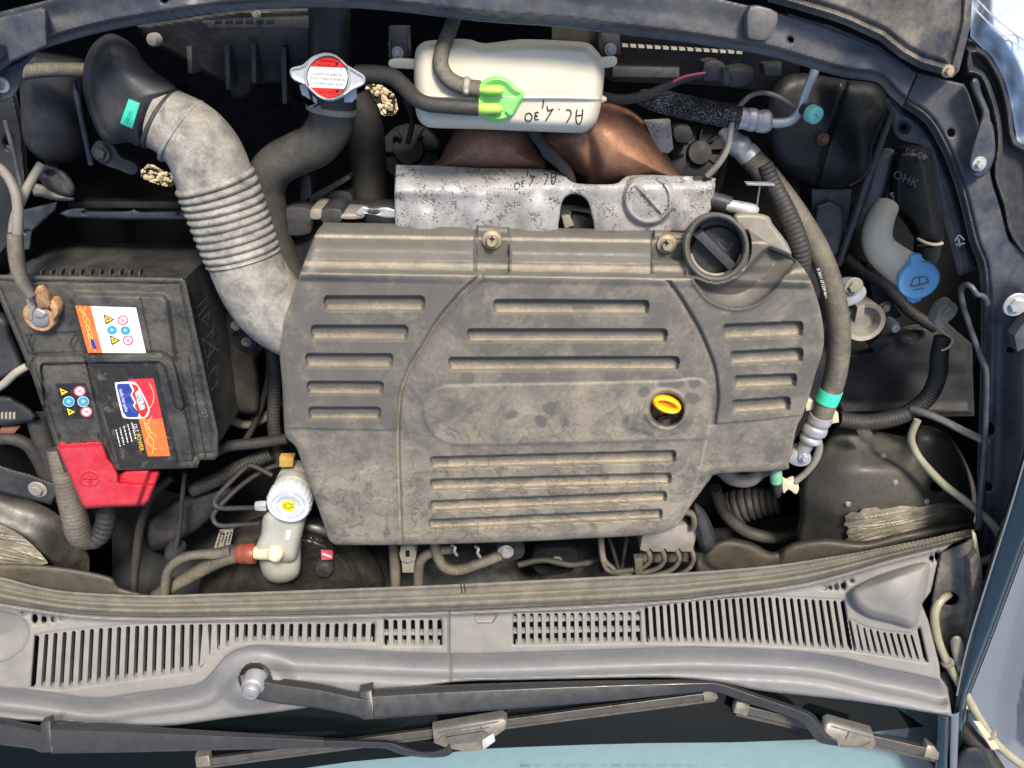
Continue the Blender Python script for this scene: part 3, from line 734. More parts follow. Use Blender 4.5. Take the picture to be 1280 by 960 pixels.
for g, w, cr in GRP:
    for i in range(len(g)-1):
        (a, b), (c, e) = g[i], g[i+1]
        a, b, c, e = map(np.array, (a, b, c, e))
        T, B = (a+c)/2, (b+e)/2; half = np.linalg.norm(c-a)/2; hb = np.linalg.norm(e-b)/2
        ht = max(half-w/2, 1.2); hbw = max(hb-w/2, 1.2)
        ax = (B-T)/np.linalg.norm(B-T); n = np.array([ax[1], -ax[0]])
        L_, R_ = [], []
        Lg = np.linalg.norm(B-T)
        for t in (-1.5, 0, .35, .9, 1.7, 2.7, Lg-2.7, Lg-1.7, Lg-.9, Lg-.35, Lg, Lg+1.5):
            k = min(max(t, 0), max(Lg-t, 0)); hw0 = ht+(hbw-ht)*t/Lg
            rs = half-ht; kk = min(k/2.7, 1); fl_ = rs*(1-math.sqrt(max(0, 1-(1-kk)**2)))
            p = T+ax*t; q1, q0 = (e-B, b-B) if t > Lg/2 else (c-T, a-T)
            L_.append(p+n*(hw0+fl_)+ax*np.dot(q1, ax)); R_.append(p-n*(hw0+fl_)+ax*np.dot(q0, ax))
        plate('slat', L_+R_[::-1], lambda x, y: float(z_cowl_y(x, y))-.0006, .010, M_cowl, cw, 0)
    for t in cr:
        p0 = np.array(g[0][0])*(1-t)+np.array(g[0][1])*t; p1 = np.array(g[-1][0])*(1-t)+np.array(g[-1][1])*t
        plate('cross_bar', [p0+[-3, -2], p1+[3, -2], p1+[3, 2.2], p0+[-3, 2.2]], lambda x, y: float(z_cowl_y(x, y))-.004, .006, M_cowl, cw, 0)
tlow = spl([(1190, 896), (1150, 889), (1100, 881), (1055, 875), (1000, 869), (947, 863), (900, 853), (837, 847), (740, 848), (650, 850), (564, 853), (470, 870), (375, 886), (290, 897), (203, 908), (140, 906), (60, 902), (-40, 900)], 4)
brd = sd_line(bS)
bside = sd_poly(np.concatenate([seal_edge, np.array(RE), bS]))
def z_trough(x, y, d):
    e = brd(x, y)
    e = np.where(bside(x, y) > 0, -e, e)
    z = z_cowl_y(x, y)-.004-.010*np.sin(np.clip(e/30., 0, 1)*math.pi*.9)+.014*sstep(18, 42, e)
    z -= .003*np.exp(-((x-563)/1.4)**2)
    pv = np.hypot((x-320)/46., (y-850)/34.); z += .016*sstep(1.2, .55, pv)
    pd = np.hypot((x-319)/21., (y-848)/20.); z -= .022*sstep(1.0, .86, pd)
    return z+rnd(d, 4, .005)
hf('trough', np.concatenate([np.array([(1185, 860)]), bS-np.array([0, 5.]), tlow[::-1]]), z_trough, M_cowl2, cw, 1.6, .02, sharp=45)
# dark plenum below the slots
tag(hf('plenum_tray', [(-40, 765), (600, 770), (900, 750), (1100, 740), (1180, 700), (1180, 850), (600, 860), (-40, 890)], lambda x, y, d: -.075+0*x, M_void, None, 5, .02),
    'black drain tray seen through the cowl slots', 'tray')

# ---------------------------------------------------------------- windscreen
def z_ws(x, y): return .004+.00075*(np.asarray(y, float)-880)+.0*np.asarray(x, float)
gm = bpy.data.materials.new('tinted_glass'); gm.use_nodes = True
nt = gm.node_tree; nt.nodes.clear(); o_ = nt.nodes.new('ShaderNodeOutputMaterial'); mx = nt.nodes.new('ShaderNodeMixShader')
tp = nt.nodes.new('ShaderNodeBsdfTransparent'); tp.inputs[0].default_value = (.72, .86, .88, 1); gl = nt.nodes.new('ShaderNodeBsdfGlossy'); gl.inputs['Roughness'].default_value = .03
fr = nt.nodes.new('ShaderNodeFresnel'); fr.inputs[0].default_value = 1.52
nt.links.new(fr.outputs[0], mx.inputs[0]); nt.links.new(tp.outputs[0], mx.inputs[1]); nt.links.new(gl.outputs[0], mx.inputs[2]); nt.links.new(mx.outputs[0], o_.inputs[0])
wsn = thing('windscreen', 'tinted windscreen with a dark reflection painted along its lower edge, below the grey cowl', 'windscreen', 600, 930, .0)
def wquad(name, P, m, par, off=0.0, th=0.0):
    P = np.asarray(P, float); w = W(P[:, 0], P[:, 1], z_ws(P[:, 0], P[:, 1])+off)
    return mesh_obj(name, w, [list(range(len(P)))[::-1]], m, par)
wquad('glass', [(-60, 872), (300, 872), (700, 830), (1040, 850), (1186, 870), (1176, 1010), (-60, 1010)], gm, wsn)
wquad('dark_reflection_band', [(-60, 878), (300, 878), (700, 836), (1040, 856), (1117, 882), (1155, 908), (1092, 915), (1027, 924), (916, 928), (806, 929), (730, 931), (650, 934), (605, 936), (530, 944), (440, 952), (340, 966), (200, 985), (-60, 1000)], M_glassb, wsn, .0012)  # dark reflection in the glass, built as a black sheet
M_vent = mat('dash_vent_shade', (112, 130, 138), .6, bump=0)
db = thing('dashboard_top', 'pale dashboard top with vent slots seen through the windscreen', 'dashboard', 800, 955, -.1)
dbp = np.array([(-80, 884), (1176, 884), (1170, 1020), (-80, 1020)], float)
mesh_obj('dash_pad', W(dbp[:, 0], dbp[:, 1], z_ws(dbp[:, 0], dbp[:, 1])-.05), [[3, 2, 1, 0]], M_dash, db)
for i in range(14):
    xx = 650+i*19.
    strokes('vent_slot', [[(xx, 957), (xx+13, 957)]], 4, lambda x, y: float(z_ws(x, y))-.05, M_vent, db, .001)

# ---------------------------------------------------------------- wipers
def wz(x, y, k): return float(z_ws(x, y))+k
def arm_mesh(name, up, lo, k, mt, par, ht=.010):
    """wiper arm: flat face between two edge curves with a darker bevelled upper side"""
    up, lo = np.asarray(up, float), np.asarray(lo, float); n = len(up)
    prof = [(0.0, -ht), (0.0, -.005), (.06, -.004), (.22, .0036), (.27, .0046), (.31, .0047), (.93, .001), (1.0, -.001), (1.0, -ht)]
    v = []
    for a, b in zip(up, lo):
        for t, h in prof:
            p = a+(b-a)*t; v.append(W(p[0], p[1], wz(p[0], p[1], k(p[0]) if callable(k) else k)+h))
    m = len(prof); f = []
    for i in range(n-1):
        for j in range(m-1): f.append([i*m+j, i*m+j+1, (i+1)*m+j+1, (i+1)*m+j])
    f.append([j for j in range(m)][::-1]); f.append([(n-1)*m+j for j in range(m)])
    o = mesh_obj(name, v, f, mt, par, 28)
    bm = bmesh.new(); bm.from_mesh(o.data); bmesh.ops.recalc_face_normals(bm, faces=bm.faces); bm.to_mesh(o.data); bm.free()
    return o
def blade(par, p0, p1, w, k):
    p0, p1 = np.array(p0, float), np.array(p1, float); d = (p1-p0)/np.linalg.norm(p1-p0); n = np.array([-d[1], d[0]])
    ts = np.linspace(0, 1, 16)
    up = [p0+(p1-p0)*t-n*w/2 for t in ts]; lo = [p0+(p1-p0)*t+n*w/2 for t in ts]
    b = arm_mesh('blade', up, lo, k, M_blade, par, .010)
    plate('rubber_lip', [p0+n*w*.45, p1+n*w*.45, p1+n*w*.75, p0+n*w*.75], lambda x, y: wz(x, y, k)-.006, .006, M_rub, b, 0)
    for q, s in ((p0, -1), (p1, 1)):
        plate('end_cap', [q+s*d*3-n*(w*.55), q+s*d*3+n*w*.6, q-s*d*15+n*w*.6, q-s*d*15-n*w*.55], lambda x, y: wz(x, y, k)+.0052, .012, M_clip, b, .002)
    return b
KA = lambda x: float(np.interp(x, [316, 470, 870, 1050], [.060, .056, .050, .044]))
w1 = thing('wiper', 'long wiper arm pivoting beside the cowl slots, its blade under the cranked end', 'wiper', 316, 860, .02, 'windscreen wipers')
lathe('pivot_boss', 320, 846, .0, [(19, -.02), (19, .004), (17, .008), (10, .009)], M_arm, w1)
nt_ = lathe('pivot_nut', 316, 859, .052, [(14.5, -.02), (14.5, 0), (13, .003), (11, .004), (10.5, .010), (9, .013), (7.5, .0125), (6, .0135), (1, .0138)], M_lead, w1)
arm_mesh('arm_head', spl([(304, 846), (322, 842), (345, 847), (400, 855), (440, 864), (462, 867)], 4), spl([(303, 866), (318, 873), (345, 879), (400, 886), (440, 894), (455, 899)], 4), KA, M_arm, w1)
plate('hinge', [(449, 866), (465, 862), (467, 899), (455, 901)], lambda x, y: wz(x, y, .060), .014, M_arm, w1, .002)
arm_mesh('arm', spl([(465, 861), (560, 856), (730, 851), (869, 850), (905, 853), (950, 868), (995, 883), (1016, 892), (1026, 905), (1034, 917), (1046, 924)], 5),
         spl([(466, 899), (560, 892), (730, 879), (869, 866), (896, 866), (938, 880), (985, 895), (1003, 903), (1012, 915), (1024, 928), (1048, 933)], 5), KA, M_arm, w1)
blade(w1, (922, 884), (1172, 942), 14.5, .016)
cn = plate('connector', [(1032, 905), (1038, 902), (1092, 917), (1096, 931), (1088, 940), (1076, 936), (1052, 936), (1028, 925)], lambda x, y: wz(x, y, .034), .014, M_clip, w1, .003)
plate('connector_window', [(1050, 926), (1074, 930), (1080, 934), (1054, 934)], lambda x, y: wz(x, y, .0312), .002, M_blk, cn, .0)
strokes('moulding_line', [[(1040, 908), (1090, 922)], [(1052, 932), (1076, 934), (1088, 928)], [(1062, 915), (1058, 924)]], 1.6, lambda x, y: wz(x, y, .0345), M_blk, cn, .0008)
w2 = thing('wiper', 'wiper arm lying across the dark reflection painted on the windscreen, clipped to the longer metal blade', 'wiper', 60, 920, .03, 'windscreen wipers')
arm_mesh('arm_head', [(-40, 893), (0, 897), (40, 905), (54, 908)], [(-40, 928), (0, 931), (40, 936), (52, 941)], .040, M_arm, w2)
plate('hinge', [(50, 906), (62, 901), (66, 941), (52, 942)], lambda x, y: wz(x, y, .046), .012, M_arm, w2, .002)
arm_mesh('arm', [(62, 902), (140, 905), (260, 913), (405, 922)], [(64, 942), (140, 941), (260, 938), (405, 935)], .044, M_arm, w2)
arm_mesh('arm_tip', spl([(403, 922.5), (470, 925), (492, 927), (510, 934), (530, 939), (556, 935), (562, 930)], 4), spl([(403, 935), (470, 935), (486, 937), (502, 943), (530, 947), (556, 946), (566, 941)], 4), .040, M_arm, w2)
blade(w2, (247, 953), (894, 868), 12, .014)
cn = plate('connector', [(540, 912), (628, 897), (634, 901), (632, 913), (616, 924), (606, 938), (584, 941), (560, 937), (542, 930)], lambda x, y: wz(x, y, .030), .014, M_clip, w2, .003)
plate('connector_window', [(558, 922), (604, 914), (610, 918), (600, 927), (560, 931)], lambda x, y: wz(x, y, .0312), .002, M_blk, cn, .0)
strokes('moulding_line', [[(548, 916), (624, 902)], [(548, 926), (556, 920), (612, 909)], [(575, 912), (577, 918)], [(600, 906), (603, 912)], [(586, 922), (592, 921)]], 1.5, lambda x, y: wz(x, y, .0305), M_blk, cn, .0008)
plate('release_tab', [(602, 926), (617, 917), (619, 927), (604, 938)], lambda x, y: wz(x, y, .033), .003, M_lead, cn, .001)

# ---------------------------------------------------------------- air intake
ih = thing('air_intake_horn', 'flared black plastic intake horn joined to the pale bellows duct', 'air intake', 150, 110, -.1)
horn = spl([(137, 42), (155, 48), (170, 60), (180, 76), (198, 93), (221, 110), (212, 130), (197, 155), (177, 182), (160, 178), (142, 180), (126, 172), (114, 148), (105, 118), (103, 94), (108, 70), (119, 52)], 4, True)
def z_horn(x, y, d):
    ax = ((x-140)*.62-(y-98)*.78)   # across the axis
    return -.075+infl(d, 42, .048)-.006*np.exp(-((d-9)/4)**2)*sstep(150, 120, x)
hf('horn', horn, z_horn, M_blk, ih, 1.5, .05)
tgp = [(161, 123.5), (175, 129), (165, 161), (150, 154)]
zh = lambda x, y: float(z_horn(np.array([x]), np.array([y]), sd_poly(horn)(np.array([x]), np.array([y])))[0])
tg = tag(hf('paper_tag', tgp, lambda x, y, d: z_horn(x, y, sd_poly(horn)(x, y))+.0012, M_mint, None, 1.2, .001), 'small mint green printed tag stuck on the black intake horn', 'sticker')
text('lettering', '238 102', 161, 146, 4.6, (.36, -.93), zh, M_grp, tg, .002, squash=.8)
plate('mount_lug', spl([(116, 182), (122, 176), (140, 180), (150, 196), (168, 204), (172, 214), (164, 219), (146, 212), (126, 205), (117, 196)], 3, True), -.10, .012, M_blk, ih, .002)
bolt(126, 191, -.094, 9, M_blk, ih)
dk = thing('intake_duct', 'pale grey rubber intake duct with bellows, leading to the engine cover', 'duct', 280, 290, -.1)
tube('duct_neck', [(199, 147, -.060, 40), (214, 154, -.059, 41), (228, 163, -.058, 44), (244, 176, -.058, 45.5), (257, 194, -.058, 46.5), (266, 216, -.058, 47), (270, 228, -.058, 47)], M_duct, dk, 40, 6)
tube('bellows', [(267, 222, -.058, 46), (277, 246, -.058, 46), (288, 277, -.057, 45), (297, 302, -.056, 44), (304, 322, -.055, 43)], M_duct, dk, 48, 8, corr=(10.2, 6.4), sharp=80)
tube('duct_elbow', [(302, 316, -.055, 44), (310, 336, -.055, 45), (324, 362, -.055, 46), (345, 388, -.056, 46), (376, 408, -.058, 44), (400, 416, -.062, 42)], M_duct, dk, 40, 6)
def ringtube(par, c, t, r, w, m, z, name):
    tube(name, [(c[0]-t[0]*w, c[1]-t[1]*w, z, r), (c[0]-t[0]*w*.6, c[1]-t[1]*w*.6, z, r+1.6), (c[0]+t[0]*w*.6, c[1]+t[1]*w*.6, z, r+1.6), (c[0]+t[0]*w, c[1]+t[1]*w, z, r)], m, par, 40, 3)
ringtube(dk, (227, 164), (.80, .60), 44.6, 3, M_duct, -.058, 'moulded_ring')
ringtube(dk, (202, 149), (.85, .55), 41, 3, M_rub, -.060, 'clamp_band')

# ---------------------------------------------------------------- radiator shroud, hoses and cap
fs = thing('fan_shroud', 'ribbed black radiator fan shroud below the front panel beside the intake horn', 'fan shroud', 300, 70, -.2)
hf('shroud', [(170, 32), (300, 12), (400, 10), (400, 106), (359, 106), (319, 104), (312, 119), (300, 125), (290, 123), (284, 104), (262, 96), (212, 66), (190, 56)], lambda x, y, d: -.115+.006*sstep(0, 4, d)-.0012*(y-60)*.5, M_blk, fs, 2, .03)
for xx, y0, y1 in ((236, 58, 92), (283, 56, 112), (316, 54, 104), (354, 58, 130)):
    plate('shroud_rib', [(xx-3.5, y0), (xx+3.5, y0), (xx+4.5, y1), (xx-1, y1)], -.096, .03, M_blk, fs, .001)
plate('shroud_bar', [(250, 26), (388, 20), (388, 36), (262, 36)], -.06, .02, M_blk, fs, .002)
for i in range(6): plate('bar_notch', [(268+i*13, 24.5), (277+i*13, 24), (277+i*13, 27), (268+i*13, 27.5)], -.058, .004, M_drk, fs, 0)
lathe('clip_stud', 191, 50, -.07, [(8, -.01), (8, 0), (6, .004), (1, .005)], M_conn, fs)
lathe('clip_stud', 319, 18, -.04, [(4, -.01), (4, 0), (3, .004), (1, .005)], M_cream, fs)
fs2 = thing('radiator_top_panel', 'black slotted radiator panel behind the wiring plug', 'radiator panel', 850, 80, -.2)
hf('panel', [(690, 30), (770, 36), (850, 46), (930, 58), (1000, 76), (1000, 112), (940, 112), (880, 106), (820, 104), (765, 102), (690, 60)], lambda x, y, d: -.10-.0009*(y-40), M_blk, fs2, 2.5, .03)
for i in range(15): plate('slot_tooth', [(778+i*10.2, 55+i*.62), (785+i*10.2, 55.4+i*.62), (785+i*10.2, 59+i*.62), (778+i*10.2, 58.6+i*.62)], -.085-.0003*i, .012, M_conn, fs2, 0)
plate('panel_ledge', [(765, 82), (850, 84), (850, 98), (765, 97)], -.10, .02, M_blk, fs2, .003)

rn = thing('radiator_neck', 'black radiator neck with winged silver cap under a red and white warning sticker', 'radiator neck', 412, 60, -.1)
tube('neck_pipe', [(412, -10, -.07, 26), (412, 30, -.07, 26), (412, 60, -.075, 26.5), (412, 90, -.08, 27)], M_blkc, rn, 28)
tag(tube('upper_radiator_hose', [(414, 100, -.085, 29), (416, 128, -.09, 29), (413, 155, -.095, 28), (396, 180, -.10, 27), (370, 193, -.105, 26), (345, 207, -.11, 25.5), (332, 230, -.115, 25), (334, 262, -.12, 24), (342, 300, -.125, 23), (360, 345, -.13, 22)], M_hosd, None, 28, 8), 'thick S-bent black coolant hose below the radiator cap', 'hose')
tag(tube('lower_radiator_hose', [(440, 120, -.20, 23), (456, 160, -.20, 23), (460, 210, -.205, 23), (460, 262, -.21, 23), (455, 300, -.22, 23)], M_rub, None, 24), 'straight dark coolant hose in shadow behind the S-bent hose', 'hose')
capo = spl([(362, 90), (365, 84.5), (378, 81), (389, 71.5), (399, 67), (408, 65.5), (417.5, 67.5), (425, 72.5), (434, 81), (444, 87), (454, 93.5), (457, 99), (455, 106), (441, 113), (432.5, 119), (423, 124.5), (411, 126.5), (399, 122.5), (390, 115.5), (381, 107), (366, 99.5)], 4, True)
def z_rc(x, y, d):
    r = np.hypot(x-409.3, y-96.5)
    return -.034+.003*np.exp(-((d-1.5)/1.8)**2)+.004*sstep(30, 27, r)+.0012*np.exp(-((r-28)/1.3)**2)+rnd(d, 2, .003)
rc = tag(hf('cap', capo, z_rc, M_capm, rn, .8, .012), 'winged silver cap with warning sticker')
plate('spring_tab', [(374, 106), (384, 106), (388, 126), (386, 132), (392, 128), (390, 118), (396, 124), (396, 130), (386, 134), (377, 118)], -.046, .004, M_alu, rc, .0005)
plate('spring_tab', [(430, 118), (445, 108), (446, 122), (440, 128), (430, 128)], -.048, .005, M_alu, rc, .0005)
ZC = -.0292
decal('sticker', ell(409.3, 96.9, 25.6, 26, 40), ZC, M_redp, rc); stk = rc
def chord(y0, y1, tilt):
    p = []
    for t in np.linspace(0, 1, 9):
        for_y = y0+(y1-y0)*t; p.append((409.3+math.sqrt(max(0, 25.2**2-(for_y-96.9)**2)), for_y))
    q = [(818.6-x, y-tilt) for x, y in p[::-1]]
    return p+q
decal('white_band', chord(85, 111, 1.8), ZC, M_w, stk, .0009)
strokes('sticker_ring', [ell(409.3, 96.9, 25.6, 26, 41)], 1.0, ZC, M_k, stk, .0012)
RD = (-1, -.06)
for i, (s, yy, m) in enumerate((('NEVER OPEN WHEN HOT', 104.5, M_grp), ('NE JAMAIS OUVRIR A CHAUD', 98.5, M_grp), ('NO ABRIR EN CALIENTE', 92.8, M_grp))):
    text('lettering', s, 409.5, yy, 2.9, RD, ZC, m, stk, .0014, squash=.82)
text('lettering', 'CAUTION', 409, 115, 3.4, RD, ZC, M_k, stk, .0014)
text('lettering', 'ATTENTION', 409, 81, 3.2, RD, ZC, M_k, stk, .0014); text('lettering', 'DANGER', 409, 76, 3.2, RD, ZC, M_k, stk, .0014)
for tx, ty in ((421, 79.5), (421.5, 114)): decal('warning_triangle', [(tx-2.6, ty-1.8), (tx+2.6, ty-1.6), (tx, ty+2.4)], ZC, M_k, stk, .0014)
tag(tube('overflow_hose', [(446, 92, -.055, 10.5), (470, 92, -.05, 10.5), (490, 96, -.042, 10.5), (505, 108, -.028, 10.2), (518, 122, -.013, 9.8), (535, 130, -.004, 9.4), (560, 133, -.001, 9.2), (598, 135.5, -.003, 9.2)], M_rub, None, 20), 'black overflow hose from the radiator cap to the green tank cap', 'hose')

# ---------------------------------------------------------------- coolant expansion tank
ct_ = thing('coolant_tank', 'milky white coolant tank with green cap and AC. 4,30 written in marker', 'coolant tank', 636, 110, -.13)
tanko = spl([(518, 75), (521, 60), (530, 52.5), (545, 50), (575, 48.5), (590, 50), (606, 54), (640, 50), (660, 49), (700, 50.5), (732, 53), (745, 62), (754, 76), (755.5, 92), (753, 120), (749, 142), (743, 156), (731, 165), (715, 166), (660, 164), (600, 161.5), (545, 160), (531, 157), (522, 147), (518.5, 128), (517.5, 100)], 4, True)
def z_tank(x, y, d):
    z = -.040+infl(d, 16, .026)
    z += -.006*sstep(116, 60, y)+.0022*np.exp(-((y-122-.015*(x-640))/1.6)**2)-.002*sstep(122, 128, y)
    z += .001*np.sin(x/37.)*np.sin(y/21.)
    return z
tank_sd = sd_poly(tanko)
zt = lambda x, y: float(z_tank(np.array([x]), np.array([y]), np.maximum(tank_sd(np.array([x]), np.array([y])), 0))[0])
hf('tank_body', tanko, z_tank, M_white, ct_, 1.3, .075, sharp=60)
plate('mount_ear', spl([(486, 76), (496, 73), (522, 76), (524, 86), (500, 86), (487, 84)], 3, True), -.046, .008, M_white, ct_, .002)
plate('mount_ear', spl([(748, 74), (768, 71), (772, 76), (768, 83), (752, 85)], 3, True), -.046, .008, M_white, ct_, .002)
lathe('level_nub', 754, 124, -.05, [(4, -.006), (4.5, 0), (2, .004)], M_cream, ct_, (1, 0, .2), 12)
def pen(q): return [(560+x/6.4, 70+y/6.4) for x, y in q]
GLY = [[(1032, 428), (1024, 490), (1030, 530), (1045, 547), (1062, 530), (1074, 490), (1078, 425)], [(1030, 478), (1076, 472)],
       [(945, 432), (972, 432), (985, 452), (978, 485), (948, 533)], [(884, 424), (894, 426)],
       [(847, 425), (820, 432), (803, 440), (796, 420), (791, 402)], [(838, 424), (812, 470), (780, 520)], [(765, 350), (762, 385), (754, 418)],
       [(726, 452), (702, 452), (698, 470), (716, 480), (694, 486), (698, 508), (726, 506)],
       [(645, 455), (622, 472), (618, 500), (636, 522), (662, 514), (672, 486), (660, 462), (645, 455)]]
strokes('marker_writing', [pen(g) for g in GLY], 1.5, zt, M_k, ct_, .0009)
cpo = spl([(600, 103), (611, 96.5), (624, 95), (636, 99), (645, 108), (655, 114), (656, 122), (650, 131), (643, 143), (632, 151), (618, 152.5), (604, 148), (596, 138), (594, 122), (595, 111)], 4, True)
def z_cap(x, y, d): return -.010+rnd(d, 5, .006)+.0016*np.exp(-((d-4.5)/1.6)**2)-.002*sstep(7, 11, d)
tk = tag(hf('cap', cpo, z_cap, M_green, ct_, 1.0, .014), 'bright green cap with two hose nipples')
tube('nipple', [(597, 111, -.006, 5.5), (612, 112, -.004, 5.6), (624, 112.5, -.004, 5.2), (628, 113, -.006, 3.5)], M_green2, tk, 14)
tube('nipple', [(594, 136, -.008, 6.6), (610, 136, -.005, 6.5), (622, 136, -.005, 6), (627, 136, -.007, 4)], M_green2, tk, 14)
plate('cap_tab', spl([(632, 138), (640, 138), (641, 143), (636, 144)], 3, True), -.006, .004, M_green, tk, .001)
strokes('arrow_mark', [[(598, 109), (606, 107), (612, 107)], [(600, 111), (605, 113), (608, 117)]], 1.3, -.003, M_green, tk, .0022)
tag(tube('tank_breather_hose', [(572, 10, -.03, 9), (562, 38, -.022, 9.2), (553, 62, -.016, 9.6), (551, 82, -.012, 10), (561, 99, -.010, 10), (580, 108, -.008, 10), (600, 111, -.007, 10)], M_hose, None, 20), 'short bent hose arching over the white tank into its green cap', 'hose')
decal('paint_mark', [(582, 136), (595, 135), (595, 140.5), (582, 140)], -.0115, M_w, tk, .0)
for (bx, by) in ((497, 64), (763, 60)):
    b_ = thing('tank_bracket', 'black bracket with bolt holding the coolant tank %s' % ('on the radiator cap side' if bx < 600 else 'on the wiring plug side'), 'bracket', bx, by, -.09, 'tank brackets')
    plate('bracket_plate', [(bx-12, by-30), (bx+12, by-30), (bx+13, by+9), (bx-11, by+9)], -.060, .03, M_blk, b_, .003)
    plate('bracket_rib', [(bx-12, by-12), (bx-9, by-12), (bx-8, by+9), (bx-11, by+9)], -.052, .02, M_blk, b_, .001)
    bolt(bx, by+2, -.056, 6, M_lead, b_)

# ---------------------------------------------------------------- exhaust and heat shield
ex = thing('exhaust_manifold', 'heat-tinted brown exhaust domes behind the speckled heat shield', 'exhaust', 700, 190, -.2)
hf('manifold_dome', spl([(548, 215), (552, 195), (562, 175), (575, 155), (600, 145), (640, 148), (658, 160), (668, 182), (675, 216)], 4, True), lambda x, y, d: -.165+infl(d, 40, .085)+.0016*np.sin(x/9.)*np.sin(y/7.), M_exh, ex, 1.8, .05)
hf('manifold_dome', spl([(668, 180), (690, 150), (730, 128), (760, 125), (785, 135), (803, 150), (822, 176), (840, 203), (852, 228), (800, 235), (742, 238), (728, 222), (700, 205)], 4, True), lambda x, y, d: -.165+infl(d, 52, .088)-.012*np.exp(-((x-738-.25*(y-190))/8.)**2)*sstep(150, 180, y), M_exh, ex, 1.8, .05)
plate('speckled_bracket', [(806, 152), (838, 150), (842, 186), (836, 192), (822, 190)], -.13, .012, M_shield, ex, .001)
tag(tube('oxygen_sensor_lead', [(660, 150, -.10, 8), (668, 166, -.09, 8), (678, 180, -.082, 7), (684, 188, -.08, 9), (692, 196, -.08, 8.5), (702, 206, -.082, 7), (712, 220, -.09, 6), (718, 240, -.10, 5)], M_rub, None, 14), 'thin black sheathed sensor lead between the two exhaust domes', 'cable')
hs_ = thing('heat_shield', 'silver speckled heat shield with AC 4,30 scrawled on it', 'heat shield', 690, 245, -.15)
hso = np.concatenate([spl([(495, 206), (545, 207), (600, 210), (660, 211), (690, 213), (704, 218), (714, 227), (730, 230), (768, 230), (778, 224), (790, 219), (830, 219), (889, 222), (894, 226), (893, 240), (888, 262), (880, 272)], 3), [(866, 290), (600, 292), (494, 288), (493, 240)]])
def z_hs(x, y, d):
    z = -.066-.030*sstep(246, 206, y)**2*1.2+rnd(d, 3, .003)
    for (a, b, rx, ry) in ((530, 272, 15, 22), (602, 262, 17, 26), (671, 262, 18, 22), (764, 268, 14, 18), (858, 262, 14, 20)):
        z += .008*sstep(1.3, .3, np.hypot((x-a)/(rx*1.25), (y-b-16)/(ry*1.5)))
    q = np.hypot((x-811)/28., (y-249)/29.)
    z += .009*sstep(1.22, 1.0, q)-.0035*sstep(.92, .86, q)
    z += .0035*np.exp(-((((x-811)*.74-(y-249)*.67))/2.2)**2)*sstep(.92, .86, q)
    z += .002*np.exp(-((y-240-.03*(x-500))/6)**2)*sstep(690, 560, x)
    return z
hs_d = sd_poly(hso)
zs = lambda x, y: float(z_hs(np.array([x]), np.array([y]), np.maximum(hs_d(np.array([x]), np.array([y])), 0))[0])
hf('shield_sheet', hso, z_hs, M_shield, hs_, 1.3, .012, holes=[sd_poly(spl([(701, 292), (700, 268), (703, 252), (711, 244), (722, 243), (732, 249), (738, 262), (740, 292)], 4, True))])
def pen2(q): return [(692+(x-1050)/6.9*.78, 223+(y-490)/6.4*.80+(1050-x)/6.9*.16) for x, y in q]
strokes('marker_writing', [pen2(g) for g in GLY], 1.2, zs, M_k, hs_, .0009)
bolt(858, 228, -.078, 6, M_alu, hs_)
plate('side_clip', [(868, 222), (890, 224), (888, 229), (866, 227)], -.075, .006, M_rub, hs_, .001)
tag(hf('lifting_eye', spl([(448, 262), (454, 258), (466, 261), (482, 259), (500, 264), (520, 268), (500, 272), (480, 272), (462, 267), (450, 270), (444, 267)], 4, True), lambda x, y, d: -.075+rnd(d, 2, .002), M_alu, None, 1, .006, holes=[(467, 265, 9, 3.0)]), 'flat steel lifting eye beside the heat shield', 'lifting eye')
eng = thing('engine_block', 'dark grimy engine block showing around the engine cover', 'engine block', 690, 450, -.4)
hf('block', [(352, 252), (500, 248), (880, 262), (960, 280), (1040, 350), (1050, 420), (1020, 510), (980, 570), (900, 585), (850, 650), (640, 665), (420, 670), (362, 545), (348, 430), (352, 340)], lambda x, y, d: -.17+infl(d, 18, .03)+.006*np.sin(x/17.)*np.sin(y/13.), M_drk, eng, 3, .2)
for (x0, y0, x1, y1, z, m) in ((352, 262, 388, 292, -.12, M_blk), (388, 262, 402, 274, -.10, M_cast), (402, 262, 426, 278, -.10, M_blk), (426, 268, 452, 274, -.10, M_cast), (376, 222, 388, 260, -.15, M_blk), (392, 240, 436, 262, -.16, M_drk)):
    plate('casting_lug', spl([(x0, y0), (x1, y0), (x1, y1), (x0, y1)], 3, True), z, .05, m, eng, .003)
plate('casting_web', [(380, 248), (436, 218), (438, 224), (384, 258)], -.15, .03, M_blk, eng, .002)
hf('bell_housing', spl([(288, 402), (330, 408), (338, 430), (322, 446), (324, 470), (325, 505), (318, 518), (288, 514), (276, 505), (284, 450)], 4, True), lambda x, y, d: -.21+infl(d, 9, .02)+.003*np.sin(x/7.)*np.sin(y/9.), mat('grimy_gearbox', (38, 35, 32), .8, dust=.6, dscale=20, dcol=(72, 66, 58), bump=.6, bscale=200), eng, 2, .1)
plate('inlet_bracket', [(715, 268), (740, 272), (740, 290), (716, 290)], -.10, .02, M_blk, eng, .002)
plate('inlet_bracket', [(702, 270), (712, 268), (718, 282), (706, 286)], -.095, .01, M_cast, eng, .001)
sn = thing('camshaft_sensor', 'small black and silver sensor beside the oil filler', 'sensor', 925, 258, -.1)
tube('sensor_body', [(886, 248, -.075, 9), (900, 252, -.072, 10), (912, 256, -.07, 10)], M_blk, sn, 14, 3)
tube('metal_sleeve', [(908, 256, -.068, 7.5), (922, 259, -.066, 8), (940, 262, -.065, 7.5), (946, 263, -.066, 5)], M_alu, sn, 14, 3)
